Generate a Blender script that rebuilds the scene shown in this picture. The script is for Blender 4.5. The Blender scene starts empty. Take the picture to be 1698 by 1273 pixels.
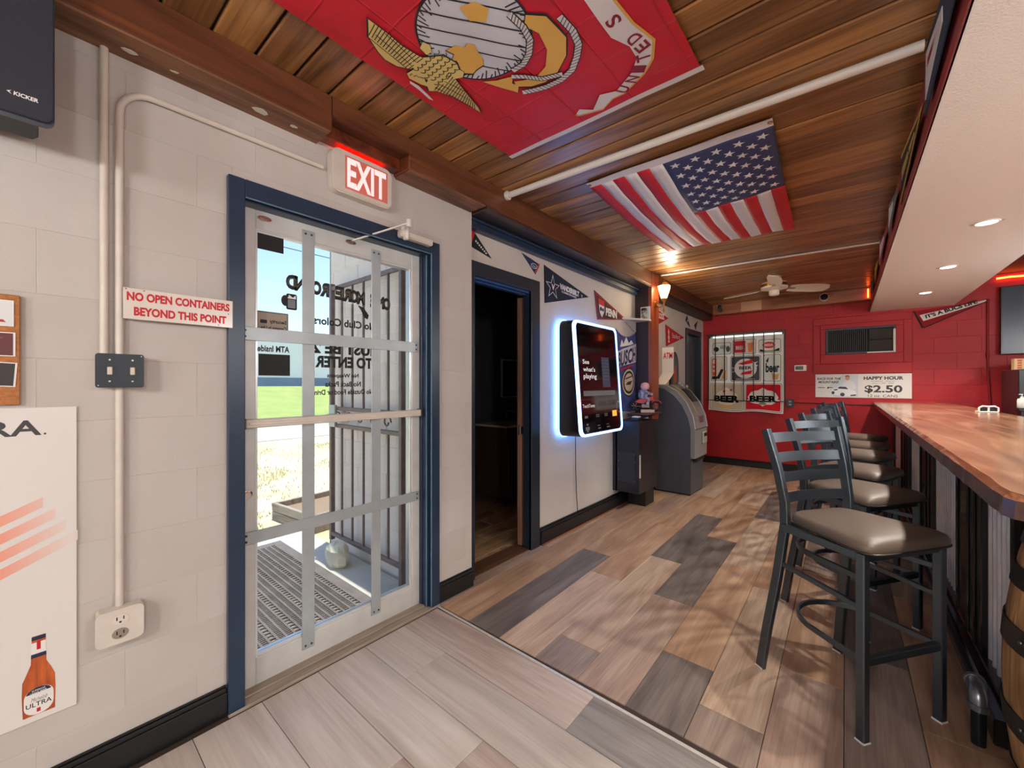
import bpy, bmesh, math, random
from mathutils import Vector, Matrix
from mathutils.geometry import delaunay_2d_cdt
random.seed(7)
PI = math.pi
S = bpy.context.scene
COL = S.collection

# ------------------------------------------------------------ camera, sky, sun, exposure
cam = bpy.data.cameras.new('camera')
cam.sensor_width = 36.0
cam.lens = 36.0 * 675 / 1698
cam.clip_start = 0.02
cam.clip_end = 400
camo = bpy.data.objects.new('camera', cam)
camo.location = (2.02, 0.0, 1.34)
camo.rotation_euler = (PI / 2, 0, math.atan(571 / 675))
COL.objects.link(camo)
S.camera = camo

W = bpy.data.worlds.new('sky')
S.world = W
W.use_nodes = True
nt = W.node_tree
nt.nodes.clear()
sky = nt.nodes.new('ShaderNodeTexSky')
sky.sky_type = 'NISHITA'
sky.sun_disc = False
sky.sun_elevation = math.radians(62)
sky.sun_rotation = math.radians(15)
sky.air_density = 1.0
sky.dust_density = 1.6
sky.ozone_density = 1.0
bg = nt.nodes.new('ShaderNodeBackground')
bg.inputs['Strength'].default_value = 0.27
wo = nt.nodes.new('ShaderNodeOutputWorld')
nt.links.new(sky.outputs[0], bg.inputs[0])
nt.links.new(bg.outputs[0], wo.inputs[0])

def add_light(name, kind, loc, energy, color=(1, 1, 1), rot=(0, 0, 0), **kw):
    d = bpy.data.lights.new(name, kind)
    d.energy = energy
    d.color = color
    for k, v in kw.items():
        setattr(d, k, v)
    o = bpy.data.objects.new(name, d)
    o.location = loc
    o.rotation_euler = rot
    COL.objects.link(o)
    return o

sun_dir = Vector((0.05, -0.08, -1.0)).normalized()
sun = add_light('sun', 'SUN', (-3, 4, 12), 4.0, (1.0, 0.95, 0.86), angle=0.009)
sun.rotation_euler = sun_dir.to_track_quat('-Z', 'Y').to_euler()

S.view_settings.view_transform = 'Standard'
S.view_settings.look = 'None'
S.view_settings.exposure = 0.36
S.view_settings.gamma = 1.0
S.view_settings.use_curve_mapping = False
S.cycles.use_denoising = True
S.cycles.max_bounces = 10
S.cycles.diffuse_bounces = 5
S.cycles.glossy_bounces = 4
S.cycles.transparent_max_bounces = 12
S.cycles.sample_clamp_indirect = 6.0
S.cycles.caustics_reflective = False

# ------------------------------------------------------------ helpers
def lin(c):
    r = []
    for v in c[:3]:
        v = v / 255.0
        r.append(v / 12.92 if v <= 0.04045 else ((v + 0.055) / 1.055) ** 2.4)
    return (r[0], r[1], r[2], 1.0)

MATS = {}
def pm(name, col, rough=0.5, metal=0.0, coat=0.0, spec=None, emis=None, estr=0.0, vary=None, bump=None, stretch=(1, 1, 1), rvary=0.0):
    if name in MATS:
        return MATS[name]
    m = bpy.data.materials.new(name)
    m.use_nodes = True
    t = m.node_tree
    b = t.nodes['Principled BSDF']
    c = lin(col)
    b.inputs['Base Color'].default_value = c
    b.inputs['Roughness'].default_value = rough
    b.inputs['Metallic'].default_value = metal
    b.inputs['Coat Weight'].default_value = coat
    b.inputs['Coat Roughness'].default_value = 0.12
    if spec is not None:
        b.inputs['Specular IOR Level'].default_value = spec
    if emis:
        b.inputs['Emission Color'].default_value = lin(emis)
        b.inputs['Emission Strength'].default_value = estr
    if vary or bump:
        tc = t.nodes.new('ShaderNodeTexCoord')
        oi = t.nodes.new('ShaderNodeObjectInfo')
        ad = t.nodes.new('ShaderNodeVectorMath'); ad.operation = 'MULTIPLY_ADD'
        t.links.new(oi.outputs['Random'], ad.inputs[0])
        ad.inputs[1].default_value = (37, 21, 53)
        t.links.new(tc.outputs['Object'], ad.inputs[2])
        mp = t.nodes.new('ShaderNodeMapping')
        mp.inputs['Scale'].default_value = stretch
        t.links.new(ad.outputs[0], mp.inputs['Vector'])
    if vary:
        n = t.nodes.new('ShaderNodeTexNoise')
        n.inputs['Scale'].default_value = vary[0]
        n.inputs['Detail'].default_value = 5
        t.links.new(mp.outputs[0], n.inputs['Vector'])
        r = t.nodes.new('ShaderNodeValToRGB')
        a = vary[1]
        r.color_ramp.elements[0].position = 0.3
        r.color_ramp.elements[1].position = 0.7
        if len(vary) > 2:
            r.color_ramp.elements[0].color = lin(vary[2])
            r.color_ramp.elements[1].color = c
        else:
            r.color_ramp.elements[0].color = tuple(x * (1 - a) for x in c[:3]) + (1,)
            r.color_ramp.elements[1].color = tuple(min(1, x * (1 + a)) for x in c[:3]) + (1,)
        t.links.new(n.outputs['Fac'], r.inputs[0])
        t.links.new(r.outputs[0], b.inputs['Base Color'])
        if rvary:
            mr = t.nodes.new('ShaderNodeMapRange')
            mr.inputs[3].default_value = max(0.02, rough - rvary)
            mr.inputs[4].default_value = rough + rvary
            t.links.new(n.outputs['Fac'], mr.inputs[0])
            t.links.new(mr.outputs[0], b.inputs['Roughness'])
    if bump:
        n2 = t.nodes.new('ShaderNodeTexNoise')
        n2.inputs['Scale'].default_value = bump[0]
        n2.inputs['Detail'].default_value = 4
        t.links.new(mp.outputs[0], n2.inputs['Vector'])
        bp = t.nodes.new('ShaderNodeBump')
        bp.inputs['Strength'].default_value = bump[1]
        bp.inputs['Distance'].default_value = 0.01
        t.links.new(n2.outputs['Fac'], bp.inputs['Height'])
        t.links.new(bp.outputs[0], b.inputs['Normal'])
    MATS[name] = m
    return m

def wood(name, c1, c2, axis='x', rough=0.4, coat=0.0, scale=1.0, grain=0.35, c3=None, knots=0.0, bstr=0.15):
    """streaked timber: c1 dark, c2 main, c3 light, along one axis"""
    if name in MATS:
        return MATS[name]
    m = bpy.data.materials.new(name)
    m.use_nodes = True
    t = m.node_tree
    b = t.nodes['Principled BSDF']
    b.inputs['Coat Weight'].default_value = coat
    b.inputs['Coat Roughness'].default_value = 0.27
    tc = t.nodes.new('ShaderNodeTexCoord')
    oi = t.nodes.new('ShaderNodeObjectInfo')
    ad = t.nodes.new('ShaderNodeVectorMath'); ad.operation = 'MULTIPLY_ADD'
    t.links.new(oi.outputs['Random'], ad.inputs[0])
    ad.inputs[1].default_value = (37, 21, 53)
    t.links.new(tc.outputs['Object'], ad.inputs[2])
    def noise(sc, st, det, dist=0.0):
        mp = t.nodes.new('ShaderNodeMapping')
        mp.inputs['Scale'].default_value = st
        t.links.new(ad.outputs[0], mp.inputs['Vector'])
        n = t.nodes.new('ShaderNodeTexNoise')
        n.inputs['Scale'].default_value = sc
        n.inputs['Detail'].default_value = det
        n.inputs['Distortion'].default_value = dist
        t.links.new(mp.outputs[0], n.inputs['Vector'])
        return n.outputs['Fac']
    i = 'xyz'.index(axis)
    st1 = [7, 7, 7]; st1[i] = 0.9
    st2 = [70, 70, 70]; st2[i] = 2.2
    n1 = noise(scale, st1, 4, 1.2)
    n2 = noise(scale, st2, 3, 0.3)
    r = t.nodes.new('ShaderNodeValToRGB')
    e = r.color_ramp.elements
    e[0].position = 0.28; e[0].color = lin(c1)
    e[1].position = 0.55; e[1].color = lin(c2)
    if c3:
        x = e.new(0.75); x.color = lin(c3)
    t.links.new(n1, r.inputs[0])
    mx = t.nodes.new('ShaderNodeMixRGB'); mx.blend_type = 'MULTIPLY'
    r2 = t.nodes.new('ShaderNodeValToRGB')
    r2.color_ramp.elements[0].position = 0.3
    r2.color_ramp.elements[0].color = (1 - grain,) * 3 + (1,)
    r2.color_ramp.elements[1].position = 0.6
    r2.color_ramp.elements[1].color = (1, 1, 1, 1)
    t.links.new(n2, r2.inputs[0])
    mx.inputs[0].default_value = 1.0
    t.links.new(r.outputs[0], mx.inputs[1])
    t.links.new(r2.outputs[0], mx.inputs[2])
    t.links.new(mx.outputs[0], b.inputs['Base Color'])
    mr = t.nodes.new('ShaderNodeMapRange')
    mr.inputs[3].default_value = rough + 0.1
    mr.inputs[4].default_value = max(0.03, rough - 0.06)
    t.links.new(n2, mr.inputs[0])
    t.links.new(mr.outputs[0], b.inputs['Roughness'])
    bp = t.nodes.new('ShaderNodeBump')
    bp.inputs['Strength'].default_value = bstr
    bp.inputs['Distance'].default_value = 0.004
    t.links.new(n2, bp.inputs['Height'])
    t.links.new(bp.outputs[0], b.inputs['Normal'])
    MATS[name] = m
    return m

def cloth_mat(name, col, t_=0.45):
    if name in MATS: return MATS[name]
    m = bpy.data.materials.new(name); m.use_nodes = True
    t = m.node_tree; t.nodes.clear()
    d = t.nodes.new('ShaderNodeBsdfDiffuse'); d.inputs[0].default_value = lin(col)
    r = t.nodes.new('ShaderNodeBsdfTranslucent'); r.inputs[0].default_value = lin(col)
    mx = t.nodes.new('ShaderNodeMixShader'); mx.inputs[0].default_value = t_
    o = t.nodes.new('ShaderNodeOutputMaterial')
    t.links.new(d.outputs[0], mx.inputs[1]); t.links.new(r.outputs[0], mx.inputs[2]); t.links.new(mx.outputs[0], o.inputs[0])
    MATS[name] = m
    return m

def glass_mat(name, tint=(255, 255, 255), rough=0.0):
    m = bpy.data.materials.new(name)
    m.use_nodes = True
    t = m.node_tree
    t.nodes.clear()
    tr = t.nodes.new('ShaderNodeBsdfTransparent'); tr.inputs[0].default_value = lin(tint)
    gl = t.nodes.new('ShaderNodeBsdfGlossy'); gl.inputs['Roughness'].default_value = rough
    fr = t.nodes.new('ShaderNodeFresnel'); fr.inputs[0].default_value = 1.33
    mx = t.nodes.new('ShaderNodeMixShader')
    o = t.nodes.new('ShaderNodeOutputMaterial')
    t.links.new(fr.outputs[0], mx.inputs[0]); t.links.new(tr.outputs[0], mx.inputs[1]); t.links.new(gl.outputs[0], mx.inputs[2])
    t.links.new(mx.outputs[0], o.inputs[0])
    return m

class MB:
    """collects geometry; build() links it as one mesh object"""
    def __init__(s):
        s.v = []; s.f = []; s.mi = []; s.m = 0
    def add(s, vs, fs):
        o = len(s.v)
        s.v += [tuple(v) for v in vs]
        for f in fs:
            s.f.append([i + o for i in f]); s.mi.append(s.m)
        return s
    def box(s, x0, x1, y0, y1, z0, z1, c=0.0):
        x0, x1 = min(x0, x1), max(x0, x1); y0, y1 = min(y0, y1), max(y0, y1); z0, z1 = min(z0, z1), max(z0, z1)
        if c <= 0:
            vs = [(x, y, z) for x in (x0, x1) for y in (y0, y1) for z in (z0, z1)]
            return s.add(vs, [(0, 1, 3, 2), (4, 6, 7, 5), (0, 4, 5, 1), (2, 3, 7, 6), (0, 2, 6, 4), (1, 5, 7, 3)])
        c = min(c, (x1 - x0) * .49, (y1 - y0) * .49, (z1 - z0) * .49)
        vs = []; idx = {}
        for i, x in enumerate((x0, x1)):
            for j, y in enumerate((y0, y1)):
                for k, z in enumerate((z0, z1)):
                    dx, dy, dz = (c, -c)[i], (c, -c)[j], (c, -c)[k]
                    idx[i, j, k] = len(vs)
                    vs += [(x, y + dy, z + dz), (x + dx, y, z + dz), (x + dx, y + dy, z)]
        fs = []
        for i in (0, 1):
            fs.append([idx[i, 0, 0], idx[i, 1, 0], idx[i, 1, 1], idx[i, 0, 1]])
            fs.append([idx[0, i, 0] + 1, idx[1, i, 0] + 1, idx[1, i, 1] + 1, idx[0, i, 1] + 1])
            fs.append([idx[0, 0, i] + 2, idx[1, 0, i] + 2, idx[1, 1, i] + 2, idx[0, 1, i] + 2])
        for a in (0, 1):
            for b in (0, 1):
                fs.append([idx[a, b, 0], idx[a, b, 1], idx[a, b, 1] + 1, idx[a, b, 0] + 1])
                fs.append([idx[a, 0, b], idx[a, 1, b], idx[a, 1, b] + 2, idx[a, 0, b] + 2])
                fs.append([idx[0, a, b] + 1, idx[1, a, b] + 1, idx[1, a, b] + 2, idx[0, a, b] + 2])
                for k in (0, 1):
                    if True:
                        fs.append([idx[a, b, k], idx[a, b, k] + 1, idx[a, b, k] + 2])
        return s.add(vs, fs)
    def prism(s, pts, ax, a, b):
        n = len(pts)
        def P(p, w):
            if ax == 'y': return (p[0], w, p[1])
            if ax == 'z': return (p[0], p[1], w)
            return (w, p[0], p[1])
        vs = [P(p, a) for p in pts] + [P(p, b) for p in pts]
        fs = [list(range(n))[::-1], list(range(n, 2 * n))]
        fs += [[i, (i + 1) % n, n + (i + 1) % n, n + i] for i in range(n)]
        return s.add(vs, fs)
    def flat(s, pts, y):
        return s.add([(p[0], y, p[1]) for p in pts], [list(range(len(pts)))])
    def cyl(s, p0, p1, r0, r1=None, n=16, caps=True):
        return s.tube([p0, p1], r0, n, caps=caps, r1=r1)
    def tube(s, path, r, n=10, closed=False, caps=True, r1=None, sect=None):
        P = [Vector(p) for p in path]
        m = len(P)
        T = []
        for i in range(m):
            if closed:
                d = P[(i + 1) % m] - P[i - 1]
            else:
                d = P[min(i + 1, m - 1)] - P[max(i - 1, 0)]
            T.append(d.normalized())
        up = Vector((0, 0, 1)) if abs(T[0].z) < 0.9 else Vector((1, 0, 0))
        N = (up - T[0] * up.dot(T[0])).normalized()
        vs = []; k = n if sect is None else len(sect)
        for i in range(m):
            N = (N - T[i] * N.dot(T[i]))
            N = N.normalized() if N.length > 1e-6 else Vector((1, 0, 0))
            B = T[i].cross(N)
            rr = r if r1 is None else r + (r1 - r) * i / (m - 1)
            for j in range(k):
                if sect is None:
                    a = 2 * PI * j / n
                    vs.append(P[i] + N * (rr * math.cos(a)) + B * (rr * math.sin(a)))
                else:
                    vs.append(P[i] + N * sect[j][1] + B * sect[j][0])
        fs = []
        for i in range(m if closed else m - 1):
            for j in range(k):
                a = i * k + j; b = i * k + (j + 1) % k
                c = ((i + 1) % m) * k + (j + 1) % k; d = ((i + 1) % m) * k + j
                fs.append([a, b, c, d])
        if caps and not closed:
            fs.append(list(range(k))[::-1]); fs.append([(m - 1) * k + j for j in range(k)])
        return s.add(vs, fs)
    def rtube(s, path, w, h, **kw):
        a, b, c = w / 2, h / 2, min(w, h) * 0.12
        return s.tube(path, 0, sect=[(a - c, -b), (a, -b + c), (a, b - c), (a - c, b), (-a + c, b), (-a, b - c), (-a, -b + c), (-a + c, -b)], **kw)
    def lathe(s, prof, c=(0, 0, 0), n=24, axis='z'):
        vs = []; fs = []
        for r, z in prof:
            for j in range(n):
                a = 2 * PI * j / n
                p = (r * math.cos(a), r * math.sin(a), z)
                if axis == 'x': p = (p[2], p[0], p[1])
                if axis == 'y': p = (p[0], p[2], p[1])
                vs.append((c[0] + p[0], c[1] + p[1], c[2] + p[2]))
        for i in range(len(prof) - 1):
            for j in range(n):
                fs.append([i * n + j, i * n + (j + 1) % n, (i + 1) * n + (j + 1) % n, (i + 1) * n + j])
        fs.append(list(range(n))[::-1]); fs.append([(len(prof) - 1) * n + j for j in range(n)])
        return s.add(vs, fs)
    def grid(s, fn, nu, nv):
        vs = [fn(i / nu, j / nv) for i in range(nu + 1) for j in range(nv + 1)]
        fs = [[i * (nv + 1) + j, (i + 1) * (nv + 1) + j, (i + 1) * (nv + 1) + j + 1, i * (nv + 1) + j + 1] for i in range(nu) for j in range(nv)]
        return s.add(vs, fs)
    def mesh(s, name, smooth=None):
        me = bpy.data.meshes.new(name)
        me.from_pydata(s.v, [], s.f)
        bm = bmesh.new(); bm.from_mesh(me)
        bmesh.ops.recalc_face_normals(bm, faces=bm.faces)
        bm.to_mesh(me); bm.free()
        if len(set(s.mi)) > 1:
            me.polygons.foreach_set('material_index', s.mi)
        if smooth:
            me.polygons.foreach_set('use_smooth', [True] * len(me.polygons))
            me.set_sharp_from_angle(angle=math.radians(smooth))
        return me
    def build(s, name, mats, parent=None, smooth=None, loc=None, rz=None):
        me = s.mesh(name, smooth)
        for m in (mats if isinstance(mats, (list, tuple)) else [mats]):
            me.materials.append(m)
        o = bpy.data.objects.new(name, me)
        COL.objects.link(o)
        if parent: o.parent = parent
        if loc: o.location = loc
        if rz: o.rotation_euler = (0, 0, rz)
        return o

def tag(o, label=None, cat=None, group=None, kind=None):
    if label: o['label'] = label
    if cat: o['category'] = cat
    if group: o['group'] = group
    if kind: o['kind'] = kind
    return o
def thing(name, label, cat, loc=(0, 0, 0), rz=0.0, group=None, kind=None):
    o = bpy.data.objects.new(name, None)
    o.empty_display_size = 0.1
    o.location = loc
    o.rotation_euler = (0, 0, rz)
    COL.objects.link(o)
    return tag(o, label, cat, group, kind)
def copy_tree(o, parent=None):
    c = o.copy()
    COL.objects.link(c)
    c.parent = parent
    for ch in list(o.children):
        copy_tree(ch, c)
    return c
def inst(name, me, parent, loc, rz=0.0):
    o = bpy.data.objects.new(name, me)
    COL.objects.link(o)
    o.parent = parent
    o.location = loc
    if rz: o.rotation_euler = (0, 0, rz)
    return o
# local frames for things on walls: local x = to the right as seen from the room, local -y = into the room
LEFT, FAR, RIGHT = PI / 2, 0.0, -PI / 2

_TX = {}
def text_geo(s, bold=0.0, shear=0.0, space=1.0):
    key = (s, bold, shear, space)
    if key not in _TX:
        cu = bpy.data.curves.new('t', 'FONT')
        cu.body = s; cu.size = 1.0; cu.offset = bold; cu.shear = shear; cu.space_character = space
        cu.resolution_u = 3
        cu.align_x = 'CENTER'
        o = bpy.data.objects.new('t', cu)
        COL.objects.link(o)
        dg = bpy.context.evaluated_depsgraph_get()
        me = bpy.data.meshes.new_from_object(o.evaluated_get(dg))
        vs = [(v.co.x, v.co.y) for v in me.vertices]
        fs = [list(p.vertices) for p in me.polygons]
        bpy.data.objects.remove(o); bpy.data.curves.remove(cu); bpy.data.meshes.remove(me)
        x0 = min(v[0] for v in vs); x1 = max(v[0] for v in vs); y0 = min(v[1] for v in vs); y1 = max(v[1] for v in vs)
        _TX[key] = ([((v[0] - x0) / (x1 - x0), (v[1] - y0) / (y1 - y0)) for v in vs], fs, (x1 - x0) / (y1 - y0))
    return _TX[key]
def letters(mb, s, x0, x1, z0, z1, y, bold=0.03, shear=0.0, mirror=False, fn=None, space=1.0):
    """lettering fitted into a rectangle of the local x-z plane (or through fn(x, z))"""
    vs, fs, asp = text_geo(s, bold, shear, space)
    out = []
    for u, v in vs:
        if mirror: u = 1 - u
        x = x0 + (x1 - x0) * u; z = z0 + (z1 - z0) * v
        out.append(fn(x, z) if fn else (x, y, z))
    return mb.add(out, fs)
def words(parent, s, x0, x1, z0, z1, y, mat, name='lettering', **kw):
    return letters(MB(), s, x0, x1, z0, z1, y, **kw).build(name, mat, parent)

def circ(cx, cz, rx, rz=None, n=24, a0=0.0, a1=2 * PI):
    rz = rx if rz is None else rz
    full = abs(a1 - a0 - 2 * PI) < 1e-6
    k = n if full else n + 1
    return [(cx + rx * math.cos(a0 + (a1 - a0) * i / n), cz + rz * math.sin(a0 + (a1 - a0) * i / n)) for i in range(k)]
def rrect(x0, x1, z0, z1, r, n=5):
    p = []
    for cx, cz, a in ((x1 - r, z1 - r, 0), (x0 + r, z1 - r, PI / 2), (x0 + r, z0 + r, PI), (x1 - r, z0 + r, 1.5 * PI)):
        p += [(cx + r * math.cos(a + PI / 2 * i / n), cz + r * math.sin(a + PI / 2 * i / n)) for i in range(n + 1)]
    return p
def inside(p, poly):
    c = False; j = len(poly) - 1
    for i in range(len(poly)):
        a, b = poly[i], poly[j]
        if (a[1] > p[1]) != (b[1] > p[1]) and p[0] < (b[0] - a[0]) * (p[1] - a[1]) / (b[1] - a[1]) + a[0]:
            c = not c
        j = i
    return c
def cloth_poly(mb, pts, fn, step=0.04):
    """a printed shape on cloth: outline densified, filled, then laid on the cloth by fn(x, y)"""
    q = []
    for i in range(len(pts)):
        a, b = pts[i], pts[(i + 1) % len(pts)]
        k = max(1, int(math.hypot(b[0] - a[0], b[1] - a[1]) / step))
        q += [(a[0] + (b[0] - a[0]) * t / k, a[1] + (b[1] - a[1]) * t / k) for t in range(k)]
    n = len(q)
    x0 = min(p[0] for p in q); x1 = max(p[0] for p in q); y0 = min(p[1] for p in q); y1 = max(p[1] for p in q)
    ext = []
    x = x0 + step / 2
    while x < x1:
        y = y0 + step / 2
        while y < y1:
            if inside((x, y), q): ext.append((x, y))
            y += step
        x += step
    v, e, f, _, _, _ = delaunay_2d_cdt([Vector(p) for p in q + ext], [(i, (i + 1) % n) for i in range(n)], [], 1, 1e-5)
    return mb.add([fn(p[0], p[1]) for p in v], [list(t) for t in f])
def stroke(mb, pts, w, fn, closed=False):
    """a thin printed line on cloth"""
    m = len(pts); vs = []; fs = []
    for i in range(m):
        a = pts[i - 1] if (closed or i) else pts[i]
        b = pts[(i + 1) % m] if (closed or i < m - 1) else pts[i]
        dx, dy = b[0] - a[0], b[1] - a[1]; L = math.hypot(dx, dy) or 1
        nx, ny = -dy / L * w / 2, dx / L * w / 2
        vs += [fn(pts[i][0] + nx, pts[i][1] + ny), fn(pts[i][0] - nx, pts[i][1] - ny)]
    for i in range(m if closed else m - 1):
        j = (i + 1) % m
        fs.append([2 * i, 2 * i + 1, 2 * j + 1, 2 * j])
    return mb.add(vs, fs)
def rect_minus(r, holes):
    rs = [r]
    for h in holes:
        out = []
        for a in rs:
            x0, x1, z0, z1 = a
            if h[1] <= x0 or h[0] >= x1 or h[3] <= z0 or h[2] >= z1:
                out.append(a); continue
            if h[0] > x0: out.append((x0, h[0], z0, z1))
            if h[1] < x1: out.append((h[1], x1, z0, z1))
            xa, xb = max(x0, h[0]), min(x1, h[1])
            if h[2] > z0: out.append((xa, xb, z0, h[2]))
            if h[3] < z1: out.append((xa, xb, h[3], z1))
        rs = out
    return [r for r in rs if r[1] - r[0] > 0.004 and r[3] - r[2] > 0.004]
def blocks(parent, mat, x0, x1, z0, z1, holes, bw=0.406, bh=0.203, y=0.0, proud=0.003, gap=0.004, phase=0.0):
    """concrete blocks on the face of a wall (local x-z plane, proud towards -y), each an object of its own"""
    cache = {}
    r = 0; z = z0
    while z < z1 - 0.01:
        x = x0 - (bw / 2 if r % 2 else 0) - phase
        while x < x1:
            a, b = max(x, x0), min(x + bw, x1)
            if b - a > 0.02:
                ps = rect_minus((a, b, z, min(z + bh, z1)), holes)
                if ps:
                    key = tuple(tuple(round(c, 4) for c in (p[0] - a, p[1] - a, p[2] - z, p[3] - z)) for p in ps)
                    if key not in cache:
                        mb = MB()
                        for p0, p1, q0, q1 in key:
                            g = gap / 2; c = min(proud, 0.004)
                            vs = [(p0, 0, q0), (p1, 0, q0), (p1, 0, q1), (p0, 0, q1)]
                            vs += [(p0 + g, -proud * .3, q0 + g), (p1 - g, -proud * .3, q0 + g), (p1 - g, -proud * .3, q1 - g), (p0 + g, -proud * .3, q1 - g)]
                            g += c
                            vs += [(p0 + g, -proud, q0 + g), (p1 - g, -proud, q0 + g), (p1 - g, -proud, q1 - g), (p0 + g, -proud, q1 - g)]
                            fs = [(8, 9, 10, 11)]
                            for k in range(2):
                                fs += [(4 * k + i, 4 * k + (i + 1) % 4, 4 * k + 4 + (i + 1) % 4, 4 * k + 4 + i) for i in range(4)]
                            mb.add(vs, fs)
                        me = mb.mesh('block'); me.materials.append(mat)
                        cache[key] = me
                    inst('block', cache[key], parent, (a, y, z))
            x += bw
        z += bh; r += 1
# ------------------------------------------------------------ materials
M_wall = pm('painted_block', (200, 195, 189), 0.62, vary=(2.2, 0.05, (190, 183, 176)), bump=(70, 0.12))
M_stucco = pm('stucco_paint', (205, 198, 191), 0.7, vary=(3.0, 0.04), bump=(55, 0.35))
M_red = pm('red_paint', (184, 20, 32), 0.55, vary=(3.0, 0.1, (164, 17, 27)), bump=(60, 0.15))
M_navy = pm('navy_gloss', (33, 53, 76), 0.32, vary=(9, 0.12), bump=(40, 0.08))
M_black = pm('black_gloss', (22, 24, 27), 0.35, bump=(50, 0.06))
M_blackm = pm('black_satin_metal', (40, 44, 48), 0.42, metal=0.35)
M_white = pm('white_plastic', (232, 228, 220), 0.4)
M_beige = pm('cream_enamel', (214, 206, 194), 0.42, vary=(14, 0.05), bump=(60, 0.08))
M_alu = pm('painted_aluminium', (208, 209, 205), 0.42, metal=0.15, vary=(12, 0.06))
M_steel = pm('zinc_strap', (178, 187, 190), 0.38, metal=0.35, vary=(10, 0.08))
M_chrome = pm('chrome', (215, 215, 215), 0.15, metal=1.0)
M_dark = pm('dark_void', (10, 11, 13), 0.7)
M_concrete = pm('sunlit_concrete', (203, 196, 186), 0.85, vary=(6, 0.08), bump=(90, 0.2))
M_ink = pm('black_ink', (20, 20, 22), 0.6)
M_paper = pm('white_print', (235, 233, 228), 0.55)
M_redink = pm('red_ink', (196, 24, 36), 0.5)
M_whiteink = pm('white_ink', (240, 240, 240), 0.55)

W_beam = wood('beam_stain', (70, 27, 14), (122, 54, 27), 'y', 0.38, 0.25, 1.2, 0.3, (140, 68, 36))
W_beamraw = wood('bare_beam', (96, 62, 42), (150, 104, 74), 'x', 0.55, 0.0, 1.3, 0.3, (176, 130, 98))
W_ceil = wood('varnished_board', (112, 76, 40), (176, 124, 70), 'x', 0.32, 0.3, 1.0, 0.4, (200, 148, 90))
W_ceil2 = wood('varnished_board_dark', (96, 64, 36), (150, 104, 60), 'x', 0.32, 0.3, 1.1, 0.4, (176, 128, 78))
W_bar = wood('bar_slab', (108, 72, 50), (158, 116, 86), 'y', 0.14, 0.25, 1.4, 0.3, (182, 142, 112), bstr=0.03)
W_baredge = wood('bar_edge_stain', (62, 31, 20), (92, 48, 32), 'y', 0.22, 0.5, 1.5, 0.3, (110, 60, 40))
PLK = {
    'tan': wood('plank_tan', (146, 112, 86), (176, 142, 114), 'y', 0.42, 0, 1.3, 0.2, (192, 160, 134)),
    'pink': wood('plank_rose', (140, 115, 100), (167, 141, 125), 'y', 0.42, 0, 1.6, 0.25, (182, 158, 142)),
    'light': wood('plank_light', (156, 128, 106), (186, 160, 138), 'y', 0.42, 0, 1.5, 0.22, (200, 177, 157)),
    'brown': wood('plank_brown', (120, 102, 91), (148, 129, 117), 'y', 0.42, 0, 1.6, 0.22, (162, 144, 132)),
    'dark': wood('plank_dark', (86, 77, 72), (114, 104, 98), 'y', 0.42, 0, 1.7, 0.22, (128, 118, 111)),
}
PLX = {
    'pale': wood('entry_plank_pale', (172, 160, 150), (196, 186, 178), 'x', 0.45, 0, 1.0, 0.16, (206, 198, 191)),
    'rose': wood('entry_plank_rose', (152, 132, 122), (182, 164, 154), 'x', 0.45, 0, 1.2, 0.2, (196, 182, 173)),
    'grey': wood('entry_plank_grey', (112, 106, 102), (146, 140, 136), 'x', 0.45, 0, 1.3, 0.2, (160, 155, 150)),
}
M_subfloor = pm('dark_joint', (58, 44, 36), 0.8)
M_behind = wood('far_floor', (120, 96, 80), (165, 138, 118), 'y', 0.45, 0, 1.0, 0.2)

# ------------------------------------------------------------ floor
fl = MB()
fl.box(-0.02, 5.2, -3.2, 7.5, -0.06, -0.0055)
floor = tag(fl.build('floor', M_subfloor), 'wood-look plank floor of the bar room', 'floor', kind='structure')
mb = MB(); mb.box(-0.02, 5.2, -3.2, -0.32, -0.0055, 0.0); mb.box(2.75, 5.2, -0.32, 7.5, -0.0055, 0.0)
mb.build('rear_boards', M_behind, floor)

def plank(x0, x1, y0, y1, mat, skew=0.0, g=0.0012, top=0.0, tip=0.0):
    cx, cy = (x0 + x1) / 2, (y0 + y1) / 2
    hx, hy = (x1 - x0) / 2 - g, (y1 - y0) / 2 - g
    c = 0.0015
    m = MB()
    def P(x, y, z): return (x - skew * y, y + tip * x, z)
    lo, mid, hi = -0.006, top - 0.0012, top
    vs = [P(sx * hx, sy * hy, lo) for sx, sy in ((-1, -1), (1, -1), (1, 1), (-1, 1))]
    vs += [P(sx * hx, sy * hy, mid) for sx, sy in ((-1, -1), (1, -1), (1, 1), (-1, 1))]
    vs += [P(sx * (hx - c), sy * (hy - c), hi) for sx, sy in ((-1, -1), (1, -1), (1, 1), (-1, 1))]
    fs = [(8, 9, 10, 11)]
    for k in range(2):
        fs += [(4 * k + i, 4 * k + (i + 1) % 4, 4 * k + 4 + (i + 1) % 4, 4 * k + 4 + i) for i in range(4)]
    m.add(vs, fs)
    return m.build('plank', mat, floor, loc=(cx, cy, 0))

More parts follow.
